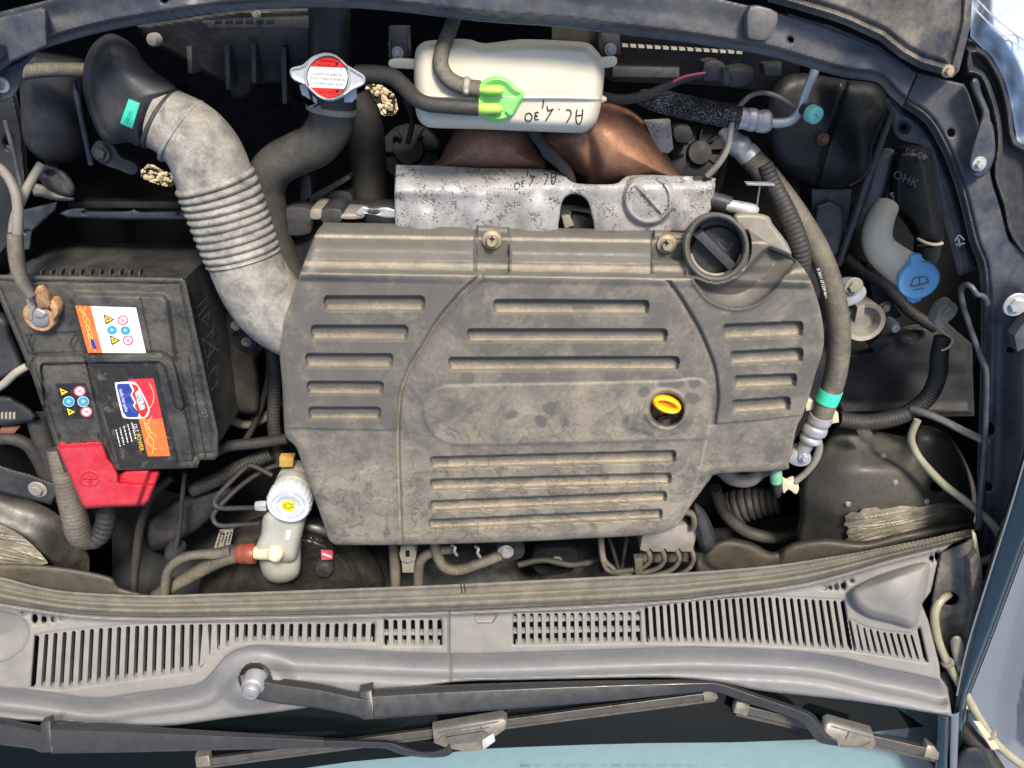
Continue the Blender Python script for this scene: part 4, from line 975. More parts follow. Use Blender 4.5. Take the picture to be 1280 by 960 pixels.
hf('sensor_housing', spl([(918, 268), (940, 266), (960, 270), (966, 280), (984, 304), (988, 320), (960, 310), (935, 296), (920, 282)], 3, True), lambda x, y, d: -.040+infl(d, 6, .012), M_cast, sn, 1.3, .05)
plate('t_bracket', [(933, 229), (968, 230), (969, 233), (934, 232)], -.05, .01, M_lead, sn, .0005)
tube('t_rod', [(950, 232, -.052, 1.2), (948, 244, -.06, 1.2), (946, 258, -.07, 1.2)], M_lead, sn, 8)

# ---------------------------------------------------------------- air-conditioning lines
ac = thing('air_conditioning_pipe', 'speckled foam-wrapped pipe with crimped bright metal elbow by the teal valve cap', 'pipe', 900, 140, -.1)
tube('foam_sleeve', [(800, 121, -.095, 9), (812, 124, -.09, 12), (835, 129, -.088, 14), (880, 139, -.085, 14.5), (924, 147, -.082, 14.5)], M_foam, ac, 22)
tube('crimp', [(920, 147, -.082, 14), (928, 148, -.082, 13.5), (931, 149, -.082, 12), (936, 149, -.082, 14), (943, 150, -.082, 14), (946, 150, -.082, 11.5), (950, 151, -.082, 14), (958, 152, -.082, 14), (963, 152, -.082, 11)], M_alu, ac, 22, 3)
tube('elbow', [(960, 153, -.082, 6), (975, 154, -.08, 6), (990, 150, -.078, 5.8), (1000, 138, -.076, 5.5), (1006, 120, -.074, 5.5), (1011, 106, -.072, 5.8), (1017, 92, -.07, 5.8), (1020, 82, -.07, 5.8)], M_alu, ac, 16)
tube('valve_stem', [(1004, 136, -.07, 7), (1010, 139, -.062, 10), (1014, 141, -.056, 11.5)], M_blk, ac, 18, 3)
vc = tag(tube('valve_cap', [(1013, 141, -.058, 11), (1019, 144, -.048, 11), (1021, 145, -.045, 10.2), (1021.5, 145.2, -.0445, 8)], M_teal, None, 22, 2), 'round teal service valve cap on the bright metal elbow', 'cap')
text('lettering', 'L', 1020, 145, 7, (-1, .3), -.043, M_grp, vc, .0005)
ah = thing('suction_hose', 'thick dusty grey air-conditioning hose curving down beside the engine cover', 'hose', 1040, 400, -.1)
tube('end_fitting', [(906, 160, -.12, 10), (914, 172, -.115, 11), (920, 180, -.112, 14), (926, 184, -.11, 14.5), (928, 188, -.11, 12.5), (934, 192, -.108, 14.5), (940, 198, -.105, 14)], M_alu, ah, 20, 3)
tube('hose', [(936, 194, -.107, 14), (952, 212, -.10, 14.5), (975, 240, -.092, 14.5), (1000, 275, -.08, 14.5), (1022, 312, -.07, 14.2), (1038, 352, -.062, 14), (1047, 395, -.058, 14), (1049, 430, -.058, 13.8), (1044, 470, -.06, 13.6), (1034, 500, -.062, 13.2), (1026, 522, -.064, 13)], M_hose, ah, 26)
tube('tape_band', [(1039, 487, -.061, 14.2), (1036, 495, -.0615, 14.2), (1033, 502, -.062, 14.0)], M_mint, ah, 26, 3)
tube('sleeve', [(1027, 518, -.064, 14.5), (1024, 526, -.065, 14.8), (1022, 530, -.066, 12.5), (1020, 534, -.066, 15), (1017, 540, -.067, 15), (1016, 543, -.067, 11.5), (1014, 547, -.067, 14), (1012, 551, -.067, 13), (1011, 554, -.067, 8)], M_alu, ah, 22, 3)
tube('metal_pipe', [(1012, 548, -.067, 9), (1005, 560, -.07, 9), (999, 568, -.075, 9)], M_alu, ah, 18, 3)
plate('flange', spl([(986, 574), (996, 564), (1010, 566), (1015, 574), (1010, 582), (998, 584), (988, 580)], 3, True), -.066, .02, M_alu, ah, .003)
bolt(1006, 572, -.062, 6, M_alu, ah)
tube('return_pipe', [(1018, 545, -.08, 4.5), (1024, 555, -.08, 4.5), (1022, 568, -.08, 5), (1016, 580, -.08, 4.5), (1006, 592, -.082, 4.2), (994, 602, -.084, 4.2)], M_cast, ah, 14)
for (cx, cy) in ((1012, 507), (1043, 523)): plate('hose_clip', [(cx-6, cy-8), (cx+5, cy-6), (cx+6, cy+5), (cx-4, cy+7)], -.068, .012, M_cream, ah, .001)
text('lettering', 'X 5411 671334 85M', 1028, 354, 4.2, (.30, 1), -.0525, M_w, ah, .001, squash=.8)
pv = thing('pressure_valve', 'small green-capped valve with yellow wing clip below the engine cover corner', 'valve', 975, 605, -.12)
tube('cap', [(970, 588, -.085, 7), (970, 594, -.082, 7.5), (970, 602, -.082, 7.5)], mat('pale_green_cap', (112, 170, 140), .5, bump=.1), pv, 16, 3)
tube('stem', [(970, 600, -.083, 6.5), (972, 612, -.085, 6), (972, 620, -.09, 3)], M_blk, pv, 14, 3)
plate('wing_clip', spl([(979, 600), (985, 603), (994, 600), (999, 610), (995, 618), (986, 612), (980, 617), (978, 608)], 3, True), -.082, .01, M_cream, pv, .001)
tag(tube('coolant_bypass_hose', [(880, 560, -.12, 9), (905, 590, -.11, 9), (918, 599, -.108, 9), (936, 600, -.108, 9), (950, 590, -.112, 9), (962, 586, -.12, 8)], M_cable, None, 18), 'grey bent hose dipping below the engine cover corner', 'hose')
tag(tube('ribbed_conduit', [(956, 205, -.09, 9), (966, 230, -.085, 10), (982, 262, -.075, 11), (996, 295, -.066, 11), (1002, 318, -.064, 11), (1002, 340, -.07, 10)], M_rub, None, 20, corr=(6, 1.5), sharp=80), 'corrugated black conduit running beside the thick air-conditioning hose', 'conduit')
tag(tube('vent_tube', [(884, 220, -.07, 4), (899, 204, -.066, 4), (910, 184, -.066, 3.8), (914, 160, -.07, 3.6), (920, 140, -.08, 3.4), (935, 122, -.085, 3.2), (952, 116, -.088, 3), (972, 121, -.09, 3), (992, 134, -.095, 3)], M_cable, None, 12), 'thin grey tube looping from the heat shield past the metal elbow', 'tube')
wp = thing('wiring_plug', 'chunky black wiring plug below the front crossmember', 'connector', 905, 95, -.1)
plate('plug_body', spl([(881, 78), (900, 76), (908, 84), (908, 100), (896, 101), (880, 100)], 2, True), -.055, .03, M_blk, wp, .002)
tube('socket', [(900, 92, -.06, 9), (912, 94, -.06, 13), (926, 94, -.06, 14), (936, 92, -.065, 9)], M_blk, wp, 18, 3)
plate('latch', [(904, 86), (912, 86), (912, 106), (904, 106)], -.045, .01, M_blk, wp, .002)
plate('bracket', [(954, 80), (978, 78), (978, 95), (956, 95)], -.06, .02, M_blk, wp, .003)
tag(tube('harness_lead', [(748, 118, -.075, 5), (775, 124, -.07, 6), (805, 120, -.065, 6), (835, 107, -.062, 5), (858, 98, -.06, 4.2), (882, 93, -.06, 4)], M_rub, None, 14), 'black harness lead from the white tank to the wiring plug', 'cable')
tag(tube('red_wire', [(842, 102, -.054, 1.5), (858, 95, -.053, 1.5), (882, 91, -.054, 1.5)], M_pnk, None, 8), 'thin red wire entering the black wiring plug', 'wire')

# ---------------------------------------------------------------- right side of the bay
hh = thing('headlamp_housing', 'black rounded headlamp housing with a rusty bolt behind the metal elbow', 'housing', 1050, 170, -.2)
hho = spl([(960, 120), (990, 92), (1060, 100), (1098, 106), (1112, 130), (1104, 150), (1092, 170), (1088, 200), (1082, 218), (1066, 230), (1040, 236), (1010, 230), (985, 220), (965, 200), (955, 160)], 4, True)
M_hous = mat('dusty_housing', (24, 25, 28), .5, dust=.75, dscale=12, lo=.42, hi=.85, dcol=(84, 82, 78), bump=.2)
hf('housing_shell', hho, lambda x, y, d: -.145+infl(d, 20, .02)+.035*sstep(1030, 1085, x-.35*(y-160))-.02*sstep(205, 235, y)-.006*np.exp(-((x-1040-.3*(160-y))/3.)**2)+.002*np.sin(x/11.)*np.sin(y/17.), M_hous, hh, 1.6, .05)
strokes('rim_line', [[(1112, 132), (1101, 155), (1090, 180), (1088, 205), (1079, 222), (1062, 232)]], 1.5, -.108, M_rub, hh, .004)
bolt(1029, 174, -.112, 6, mat('rusty_bolt', (104, 74, 60), .7, bump=.4, var=.3), hh)
plate('support_box', [(1014, 236), (1066, 236), (1056, 330), (1018, 330)], -.17, .05, M_steel, hh, .004)
hf('embossed_panel', spl([(1020, 256), (1054, 258), (1050, 318), (1020, 318)], 2, True), lambda x, y, d: -.162+infl(d, 5, .006), M_steel, hh, 1.6, .02)
tag(tube('bay_stay_rod', [(1114, 142, -.14, 4.5), (1100, 180, -.14, 4.5), (1082, 230, -.145, 4.5), (1062, 290, -.15, 4.5), (1048, 330, -.155, 4.5)], M_steel, None, 12), 'thin dark diagonal stay between the headlamp housing and the washer tank', 'stay rod')
wt = thing('washer_tank', 'washer fluid tank with white filler neck and sky blue cap', 'washer tank', 1100, 260, -.3)
hf('tank_body', spl([(1092, 192), (1118, 188), (1116, 215), (1104, 258), (1112, 280), (1092, 288), (1068, 288), (1066, 278), (1078, 240)], 4, True), lambda x, y, d: -.20+infl(d, 12, .03), mat('grey_tank_plastic', (92, 98, 104), .5, bump=.05, var=.1), wt, 1.6, .1)  # even dark grey of the tank plastic
tube('filler_neck', [(1108, 258, -.17, 15), (1100, 275, -.155, 17), (1096, 296, -.14, 18), (1101, 312, -.136, 19), (1114, 324, -.130, 20.5), (1126, 333, -.124, 21.5), (1136, 341, -.119, 21)], M_white, wt, 26)
lathe('neck_collar', 1145, 348, -.105, [(20, -.03), (22, -.02), (22.5, .0), (20, .002)], M_white, wt, (-.10, -.02, .99), 36)
def aim(px, py, z, k): return V(px, py, z)-k
cax = Vector((-.10, -.02, .99)).normalized()
wc = lathe('cap', 1147, 349, -.092, [(22, -.010), (24.5, -.002), (24.8, .004), (23.5, .0065), (21, .0075), (19, .0068), (1, .0068)], M_blue, wt, cax, 44); wc['label'] = 'sky blue cap with windscreen spray symbol'
cz0 = V(1147, 349, -.092)+cax*.0078
def on_cap(x, y):
    """height on the tilted cap face under picture point x, y"""
    o = Vector((0, CY, CZ)); dx, dy = (x-640)/FPX, (480-y)/FPX; dv = Vector((dx, dy*ct-st, -dy*st-ct))
    t = (cz0-o).dot(cax)/dv.dot(cax); return (o+dv*t).z
def zp(x, y): return 1080+x/6.86, 260+y/6.86
strokes('screen_symbol', [[zp(395, 670), zp(412, 640), zp(430, 606), zp(520, 590), zp(552, 632), zp(545, 640)], [zp(400, 672), zp(470, 662), zp(545, 640)], [zp(474, 600), zp(478, 662)]], 1.6, on_cap, M_grp, wc, .0006)
strokes('spray_dots', [[zp(420+i*17, 706-i*3), zp(432+i*17, 698-i*3)] for i in range(6)], 1.4, on_cap, M_grp, wc, .0006)
plate('hinge_tab', [(1138, 333), (1139, 322), (1144, 318), (1153, 319), (1155, 330), (1150, 336)], -.085, .008, M_blue, wc, .002)
plate('lift_tab', [(1134, 371), (1153, 368), (1152, 376), (1142, 380), (1136, 377)], -.10, .006, M_blue, wc, .002)
cs = thing('charcoal_canister', 'dark canister with chalk marks and a pale ring behind the washer neck', 'canister', 1150, 250, -.3)
hf('canister_body', spl([(1116, 192), (1135, 182), (1160, 190), (1172, 240), (1180, 290), (1178, 305), (1160, 306), (1145, 300), (1128, 275), (1112, 255)], 4, True), lambda x, y, d: -.20+infl(d, 14, .04), M_blkc, cs, 2, .1)
tube('pale_ring', [(1146, 298, -.165, 2.2), (1158, 304, -.163, 2.2), (1170, 306, -.163, 2.2), (1178, 304, -.165, 2.2)], M_conn, cs, 10)
tube('outlet', [(1160, 300, -.18, 16), (1158, 318, -.19, 15), (1150, 335, -.21, 13)], M_drk, cs, 18)
text('lettering', '40 30', 1146, 192, 9, (-1, -.35), -.163, M_grp, cs, .006)
text('lettering', 'OHK', 1132, 224, 11, (1, .45), -.163, M_grp, cs, .006)
text('lettering', '668', 1117, 246, 6, (.5, 1), -.175, M_w, cs, .008)
em = thing('engine_mount', 'dusty cast engine mount cup with a bolt beside the thick grey hose', 'engine mount', 1078, 420, -.25)
lathe('mount_cup', 1080, 402, -.11, [(18, -.10), (22, -.06), (25, -.02), (26, 0), (25, .004), (20, .002), (17, -.012), (1, -.012)], M_cast, em, (0, 0, 1), 30)
plate('mount_arm', spl([(1052, 362), (1075, 356), (1084, 364), (1078, 376), (1060, 384), (1050, 380)], 3, True), -.09, .03, M_alu, em, .003)
bolt(1067, 358, -.084, 9, M_cast, em)
plate('mount_strap', [(1072, 384), (1082, 380), (1080, 400), (1068, 404)], -.095, .02, M_cast, em, .002)
lathe('stud', 1118, 409, -.15, [(7, -.02), (7, 0), (5, .006), (1, .007)], M_alu, em)
rl = thing('chassis_rail', 'dark steel chassis rail with holes below the washer cap', 'chassis rail', 1110, 470, -.3)
hf('rail_top', [(1048, 440), (1085, 436), (1100, 420), (1130, 408), (1180, 400), (1215, 430), (1218, 520), (1050, 522), (1040, 500)], lambda x, y, d: -.23+.01*sstep(0, 8, d)+.012*sstep(500, 520, y)+.008*sstep(1120, 1150, x)*sstep(470, 450, y)+.003*np.sin(x/13.)*np.sin(y/11.), M_drk, rl, 2.0, .1, holes=[(1140, 419, 5, 3)])
plate('rail_step', [(1086, 432), (1100, 422), (1120, 426), (1096, 442)], -.205, .02, M_drk, rl, .002)
tag(tube('main_harness_conduit', [(1178, 420, -.13, 9), (1174, 445, -.125, 10), (1172, 470, -.122, 10), (1160, 496, -.12, 10), (1138, 514, -.118, 10), (1112, 524, -.116, 10), (1080, 528, -.115, 10), (1048, 524, -.115, 9.5)], M_rub, None, 20, corr=(4.4, 1.0), sharp=80), 'fat black ribbed harness conduit sweeping over the strut tower', 'conduit')
cp_ = thing('grey_plug', 'dusty grey two-wire plug hanging by the hood prop rod', 'connector', 1182, 392, -.1)
plate('plug_body', spl([(1168, 404), (1178, 384), (1192, 378), (1198, 386), (1192, 398), (1176, 409)], 2, True), -.08, .02, M_conn, cp_, .002)
plate('plug_latch', [(1178, 392), (1188, 382), (1192, 386), (1182, 396)], -.075, .008, M_conn, cp_, .001)
tube('pale_wire', [(1172, 406, -.085, 1.4), (1180, 416, -.09, 1.4), (1191, 424, -.095, 1.4), (1186, 434, -.10, 1.4), (1177, 438, -.105, 1.4)], M_cream, cp_, 8)
tag(tube('hood_prop_rod', [(1234, 380, .0, 3.4), (1230, 370, .004, 3.4), (1222, 369, .004, 3.4), (1214, 358, .0, 3.4), (1206, 356, -.01, 3.4), (1201, 366, -.02, 3.4), (1207, 392, -.02, 3.4), (1217, 422, -.02, 3.4), (1228, 452, -.02, 3.4), (1233, 470, -.02, 3.4), (1231, 550, -.02, 3.4), (1226, 620, -.02, 3.4), (1222, 660, -.02, 3.4)], M_steel, None, 12, 6), 'slim bent black hood prop rod lying along the right rail', 'prop rod')
CRK = np.random.default_rng(3)
CRL = [(CRK.uniform(-30, 30), CRK.uniform(-.18, .05), CRK.uniform(.5, 1.3), CRK.uniform(-.0022, .0022), CRK.uniform(0, 6.28)) for _ in range(34)]
def creases(x, y):
    """crumpled tape: irregular long folds"""
    z = 0*x
    u = np.where(x > 600, x-1135, x-20); v = np.where(x > 600, y-658+.10*u, y-680-.25*u)
    for (o, k, w_, h, p) in CRL: z = z+h*np.exp(-((v-o-k*u-3*np.sin(u/26.+p))/w_)**2)*(.5+.5*np.sin(u/19.+p))
    return z
st_ = thing('right_strut_tower', 'dark dusty strut tower with a torn tan sealing strip, below the thick grey hose', 'strut tower', 1110, 610, -.3)
sto = spl([(1004, 690), (1000, 640), (1000, 605), (1014, 578), (1034, 548), (1050, 533), (1090, 537), (1130, 545), (1140, 536), (1160, 532), (1186, 545), (1206, 575), (1219, 610), (1222, 660), (1216, 690), (1120, 720)], 4, True)
def z_st(x, y, d):
    z = -.165+.080*np.exp(-(((x-1105)/105.)**2+((y-632)/88.)**2)**1.5)+infl(d, 10, .012)
    z += .008*np.exp(-(((x-1063)/46)**2+((y-588)/18)**2))
    z += .020*np.exp(-(((x-1165)/22)**2+((y-548)/16)**2))
    z -= .02*sstep(590, 560, y)*sstep(1060, 1110, x)*sstep(1150, 1120, x)
    return z
hf('tower_dome', sto, z_st, M_tower, st_, 2, .15, holes=[(1171, 608, 8, 6.5)])
for (bx, by) in ((1104, 571), (1119, 603), (1060, 630), (1158, 627)):
    lathe('rivet', bx, by, float(z_st(np.array([bx]), np.array([by]), sd_poly(sto)(np.array([bx]), np.array([by])))[0]), [(4, -.003), (4, .0005), (3, .0022), (1, .0026)], M_cast, st_, seg=14)
plate('small_bracket', spl([(1072, 540), (1090, 540), (1092, 554), (1078, 553)], 2, True), -.085, .006, M_tower, st_, .001)
ts = np.array([(1056, 645), (1064, 640), (1074, 641), (1078, 636), (1096, 634), (1101, 637), (1126, 632), (1150, 634), (1172, 629), (1200, 630), (1218, 634), (1219, 650), (1213, 660), (1160, 673), (1100, 686), (1050, 695), (1044, 691), (1052, 684), (1050, 679), (1061, 672), (1058, 665), (1062, 660), (1055, 656), (1058, 650)], float)
hf('torn_strip', ts, lambda x, y, d: z_st(x, y, np.full_like(x, 60.))+.006+creases(x, y)*sstep(0, 5, d), M_tape, st_, .9, .006, sharp=30)
ap = thing('right_scuttle_apron', 'brown-grey dusty apron beside the brake unit, below the strut tower', 'body panel', 940, 690, -.2)
hf('apron', spl([(868, 730), (868, 700), (880, 685), (905, 672), (940, 678), (965, 690), (990, 678), (1030, 672), (1080, 676), (1130, 664), (1205, 652), (1214, 664), (1110, 690), (1000, 715), (900, 730)], 4, True), lambda x, y, d: -.10+.02*sstep(930, 1100, x)+infl(d, 12, .02)-.006*np.exp(-((np.hypot((x-925)/48., (y-695)/26.)-1)/.12)**2), mat('brown_dust_paint', (46, 44, 40), .45, dust=.8, dcol=(98, 90, 76), dscale=8, lo=.3, hi=.8, bump=.05), ap, 2, .05)
vt = thing('washer_tube', 'pale translucent tube looping over the strut tower to the rail', 'tube', 1200, 620, -.1, None)
tube('tube', [(1147, 525, -.06, 4.6), (1139, 545, -.06, 4.6), (1143, 562, -.06, 4.6), (1155, 580, -.055, 4.8), (1180, 606, -.05, 5), (1204, 624, -.04, 5), (1224, 640, -.03, 5), (1242, 657, -.02, 5), (1251, 677, -.02, 5), (1246, 693, -.02, 5), (1230, 701, -.025, 5), (1218, 702, -.03, 5)], M_hos2, vt, 14)
tag(tube('grey_drain_tube', [(1235, 553, -.02, 4.5), (1205, 539, -.05, 4.6), (1180, 526, -.07, 4.6), (1158, 517, -.09, 4.6), (1140, 512, -.11, 4.6)], M_cable, None, 14), 'grey tube running from the conduit across to the right rail', 'tube')
rb = thing('cowl_end_bracket', 'folded grey steel bracket with bolt at the end of the cowl', 'bracket', 1195, 780, -.05)
hf('bracket_web', [(1176, 690), (1196, 682), (1218, 672), (1222, 700), (1224, 740), (1232, 750), (1222, 790), (1205, 815), (1184, 826), (1172, 800), (1162, 765), (1166, 740)], lambda x, y, d: .0+.014*sstep(1185, 1215, x)+.005*np.sin(x/9.)*np.sin(y/15.)+rnd(d, 3, .004), M_steel_d, rb, 1.8, .04, holes=[(1187, 748, 11, 8)])
plate('flange', [(1212, 700), (1222, 690), (1232, 752), (1224, 800), (1214, 815), (1204, 812), (1216, 760)], .026, .02, M_steel_d, rb, .003)
hf('foot', spl([(1188, 800), (1202, 796), (1210, 816), (1220, 826), (1216, 845), (1206, 855), (1196, 840)], 3, True), lambda x, y, d: .022+infl(d, 5, .006), M_cast, rb, 1.4, .02)
bolt(1203, 836, .031, 5, M_cast, rb)
tp_ = tag(plate('torn_tape', [(1215, 662), (1220, 668), (1226, 700), (1230, 738), (1244, 742), (1249, 754), (1238, 762), (1229, 757), (1224, 735), (1219, 700)], lambda x, y: .012, .002, M_cream, None, .0005), 'curled strip of cream tape hanging from the end of the rubber seal', 'tape')
lt = thing('cowl_washer_tube', 'pale green washer tube taped to a black cable beside the cowl end', 'tube', 1210, 870, .0)
tube('tube', [(1186, 742, -.01, 5.4), (1174, 752, .0, 5.4), (1168, 768, .008, 5.4), (1171, 795, .014, 5.4), (1180, 820, .02, 5.4), (1192, 842, .026, 5.4), (1206, 866, .032, 5.4), (1224, 898, .04, 5.4), (1246, 930, .048, 5.4), (1285, 962, .056, 5.4)], M_hos2, lt, 14)
tag(tube('black_earth_cable', [(1178, 836, .008, 6), (1184, 860, .014, 8), (1194, 890, .022, 9), (1210, 918, .03, 11), (1226, 940, .036, 14), (1244, 975, .04, 18)], M_rub, None, 16), 'black cable running beside the pale washer tube', 'cable')
for (cx, cy, z) in ((1184, 828, .024), (1237, 917, .047)): ringtube(lt, (cx, cy), (.5, .86), 6.2, 2.2, M_cable, z, 'tie')
plate('white_tag', [(1218, 903), (1226, 904), (1250, 936), (1240, 938)], .055, .003, M_cream, lt, .0008)
plate('white_tag', [(1197, 862), (1203, 864), (1214, 888), (1206, 886)], .038, .003, M_cream, lt, .0008)
tag(hf('door_mirror_base', spl([(1190, 960), (1200, 940), (1214, 932), (1232, 940), (1245, 985), (1185, 985)], 3, True), lambda x, y, d: .05+infl(d, 10, .012), M_drk, None, 2, .03), 'dark crumpled foam block at the foot of the black cable', 'foam block')
apl = thing('windscreen_pillar', 'pale blue-grey windscreen pillar strip below the cowl end', 'pillar', 1180, 930, .05)
hf('pillar_skin', [(1172, 893), (1186, 896), (1184, 985), (1168, 985)], lambda x, y, d: .065+infl(d, 5, .006), M_paintd, apl, 1.6, .03)
hf('pillar_trim', [(1187, 893), (1199, 890), (1196, 985), (1186, 985)], lambda x, y, d: .06+infl(d, 4, .005), M_paint, apl, 1.6, .03)

# ---------------------------------------------------------------- battery
ZB = -.035
bt = thing('battery', 'black car battery with two printed labels and a carry handle', 'battery', 130, 465, -.21)
lid = np.array([(-14, 343), (228, 347), (233, 352), (273, 540), (273, 570), (268, 575), (250, 575), (247, 585), (150, 588), (80, 590), (40, 470)])
ridge = sd_poly([(86, 374), (92, 362), (206, 365), (214, 374), (226, 460), (246, 560), (250, 600), (140, 600), (106, 446)])
mid = sd_poly([(36, 444), (236, 444), (262, 600), (84, 600)])
trenchA = sd_line([(106, 443), (131, 545), (147, 588)]); trenchB = sd_line([(176, 373), (191, 443)]); trenchC = sd_line([(193, 453), (225, 588)]); trenchD = sd_line([(40, 443), (200, 443)])
hand = sd_line([(50, 506), (45, 458), (50, 449), (200, 447), (212, 455), (226, 506)])
slotp = sd_poly([(32, 418), (96, 414), (105, 441), (42, 443)])
def z_lid(x, y, d):
    z = ZB-.014+0*x
    z += .010*sstep(0, 9, ridge(x, y))+.004*sstep(-1, 2, mid(x, y))*sstep(3, -2, ridge(x, y))
    z -= .003*sstep(-1, 2, slotp(x, y))
    for t in (trenchA, trenchB, trenchC, trenchD): z -= .0025*np.exp(-(t(x, y)/1.1)**2)
    z += .004*sstep(6, 4.2, hand(x, y))-.003*np.exp(-((hand(x, y)-7)/1.2)**2)
    z -= .003*np.exp(-((d-8)/1.4)**2)
    return z+rnd(d, 4, .004)
hf('lid', lid, z_lid, M_batt, bt, 1.3, .022)
def wbox(name, top, zt_, zb, m, par, inset=0.004):
    w = W(np.array(top)[:, 0], np.array(top)[:, 1], zt_); c = w.mean(0); w = c+(w-c)*(1-inset/.1)
    n = len(w); lo_ = w.copy(); lo_[:, 2] = zb
    f = [list(range(n)), [n+i for i in range(n)][::-1]]+[[i, n+i, n+(i+1) % n, (i+1) % n] for i in range(n)]
    o = mesh_obj(name, np.concatenate([w, lo_]), f, m, par)
    bm = bmesh.new(); bm.from_mesh(o.data); bmesh.ops.recalc_face_normals(bm, faces=bm.faces); bm.to_mesh(o.data); bm.free(); return o
case = wbox('case', [(-8, 344), (230, 348), (270, 572), (78, 588)], ZB-.03, -.22, M_batt, bt)
for i in range(11):
    xx = 50+i*12.3
    plate('lid_rib', [(xx, 338.5), (xx+2, 338.5), (xx+2, 345), (xx, 345)], ZB-.03, .01, M_batt, bt, 0)
zl = lambda x, y: float(z_lid(np.array([x]), np.array([y]), np.maximum(sd_poly(lid)(np.array([x]), np.array([y])), 0))[0])
ZL = ZB-.004
def icons(par, L, r, zz):
    for (x, y, k) in L:
        if k == 't':
            decal('warning_icon', [(x-r, y-r*.95), (x+r*1.05, y+r*.05), (x-r*.55, y+r*1.0)], zz, M_k, par, .0010)
            decal('warning_icon', [(x-r*.75, y-r*.62), (x+r*.72, y+r*.05), (x-r*.42, y+r*.66)], zz, M_ylp, par, .0013)
            strokes('icon_glyph', [[(x-r*.35, y-.5), (x+.5, y+.3)]], 1.4, zz, M_k, par, .0016)
        elif k == 'r':
            decal('ban_icon', ell(x, y, r*1.02, r*.92), zz, M_pnk, par, .0010); decal('ban_icon', ell(x, y, r*.76, r*.68), zz, M_w, par, .0013)
            strokes('icon_glyph', [[(x-r*.6, y-r*.4), (x+r*.6, y+r*.4)], [(x-r*.2, y+r*.3), (x+r*.3, y-r*.3)]], 1.0, zz, M_pnk, par, .0016)
        else:
            decal('advice_icon', ell(x, y, r*1.0, r*.92), zz, M_w, par, .0010); decal('advice_icon', ell(x, y, r*.92, r*.82), zz, M_blp, par, .0013)
            strokes('icon_glyph', [[(x-r*.35, y), (x+r*.35, y-r*.05)], [(x-r*.1, y-r*.35), (x, y+r*.3)]], 1.3, zz, M_w, par, .0016)
la = decal('warning_label', [(94, 382), (170, 384.5), (182.5, 441.5), (110, 441)], ZL, M_w, bt, .0006)
decal('orange_band', [(94, 382), (113, 382.5), (128, 441.2), (110, 441)], ZL, M_orp, la, .0010)
strokes('flame_lines', [[(100, 384), (108, 396), (108, 410), (114, 424), (112, 436)], [(107, 383), (104, 398), (114, 414), (116, 430)], [(98, 386), (112, 402), (110, 420), (120, 440)]], .7, ZL, M_ylt, la, .0014)
decal('small_logo', [(113, 424), (117, 424.5), (121, 436), (117, 436.5), (114, 431)], ZL, M_nav, la, .0015); decal('small_logo', [(118, 425), (122, 428), (123.5, 435), (121, 436)], ZL, M_pnk, la, .0015)
icons(la, [(136, 399, 't'), (153.6, 400.3, 'r'), (140, 412.6, 'b'), (156.7, 413, 'b'), (143.4, 425, 't'), (160, 425.5, 'r')], 6.6, ZL)
lb = decal('brand_label', [(112, 454.5), (191, 454.5), (222, 584), (150, 585.5)], ZL, M_lab, bt, .0006)
decal('red_band', [(160, 474), (192, 473), (203, 523), (173.5, 524)], ZL, M_rdp2, lb, .0010)
decal('orange_band', [(173.5, 524), (203, 523), (213, 570), (185, 570.5)], ZL, M_orp, lb, .0010)
strokes('flame_lines', [[(186, 478), (192, 492), (190, 506), (180, 520), (184, 540), (192, 552), (190, 568)], [(178, 524), (188, 538), (184, 552), (196, 562)], [(190, 520), (184, 534), (196, 546)]], .8, ZL, M_ylt, lb, .0014)
decal('logo_rim', spl([(144, 482), (147, 478), (164, 477), (172, 481), (184, 503), (187, 513), (181, 522.5), (158, 523), (152, 517)], 3, True), ZL, M_w, lb, .0013)
decal('logo_blue', [(145.6, 482), (148, 479.6), (161, 479.4), (165.5, 488), (163, 494), (168, 503), (166, 507), (174, 516), (172, 521.4), (159, 521.6), (154, 516)], ZL, M_nav, lb, .0016)
decal('logo_red', [(164, 479.4), (171, 482), (182.6, 504), (185.4, 513), (180.5, 521), (177, 521.4), (168, 507.5), (170.5, 503.5), (165, 493), (168, 488)], ZL, M_redp, lb, .0016)
BD = (.24, .97)
decal('logo_plate', spl([(170, 490), (175, 489), (181, 508), (178, 512), (174.5, 511), (169.5, 494)], 3, True), ZL, M_w, lb, .0019)
text('lettering', 'QLT', 175.2, 500.5, 6.6, BD, ZL, M_nav, lb, .0023, upv=(.97, -.2), squash=.9)
text('lettering', 'totally best quality', 154.5, 500.5, 4.6, (.27, .96), ZL, M_w, lb, .0021, squash=.62)
text('lettering', 'QLT', 169.6, 535, 4.6, BD, ZL, M_w, lb, .0012, squash=.85); text('lettering', 'POWER', 174.8, 553, 5.4, BD, ZL, M_ylp, lb, .0012, squash=.82)
def faint(par, p, d, n, gap, w, zf, m, up, seed):
    """a line of print too small to read: uneven short dashes"""
    r = random.Random(seed); d = np.array(d, float)/np.hypot(*d); q = np.array(p, float); L = []
    for _ in range(n):
        l = r.uniform(.8, 2.6); L.append([tuple(q), tuple(q+d*l)]); q = q+d*(l+r.uniform(.35, gap))
    strokes('small_print', L, w, zf, m, par, up)
for i in range(5): faint(lb, (145+i*4.9, 537-i*2.2), BD, (8, 9, 8, 9, 9)[i], 1.5, 1.4, ZL, M_w, .0012, i)
stc = decal('icon_sticker', [(69, 479.5), (107, 479), (117, 522.5), (80, 523)], ZB-.010, M_lab, bt, .0010)
icons(stc, [(80, 489.5, 't'), (99.6, 489, 'r'), (86, 502, 'b'), (104, 502, 'b'), (89, 514.6, 't'), (108, 514.6, 'r')], 7.2, ZB-.0095)
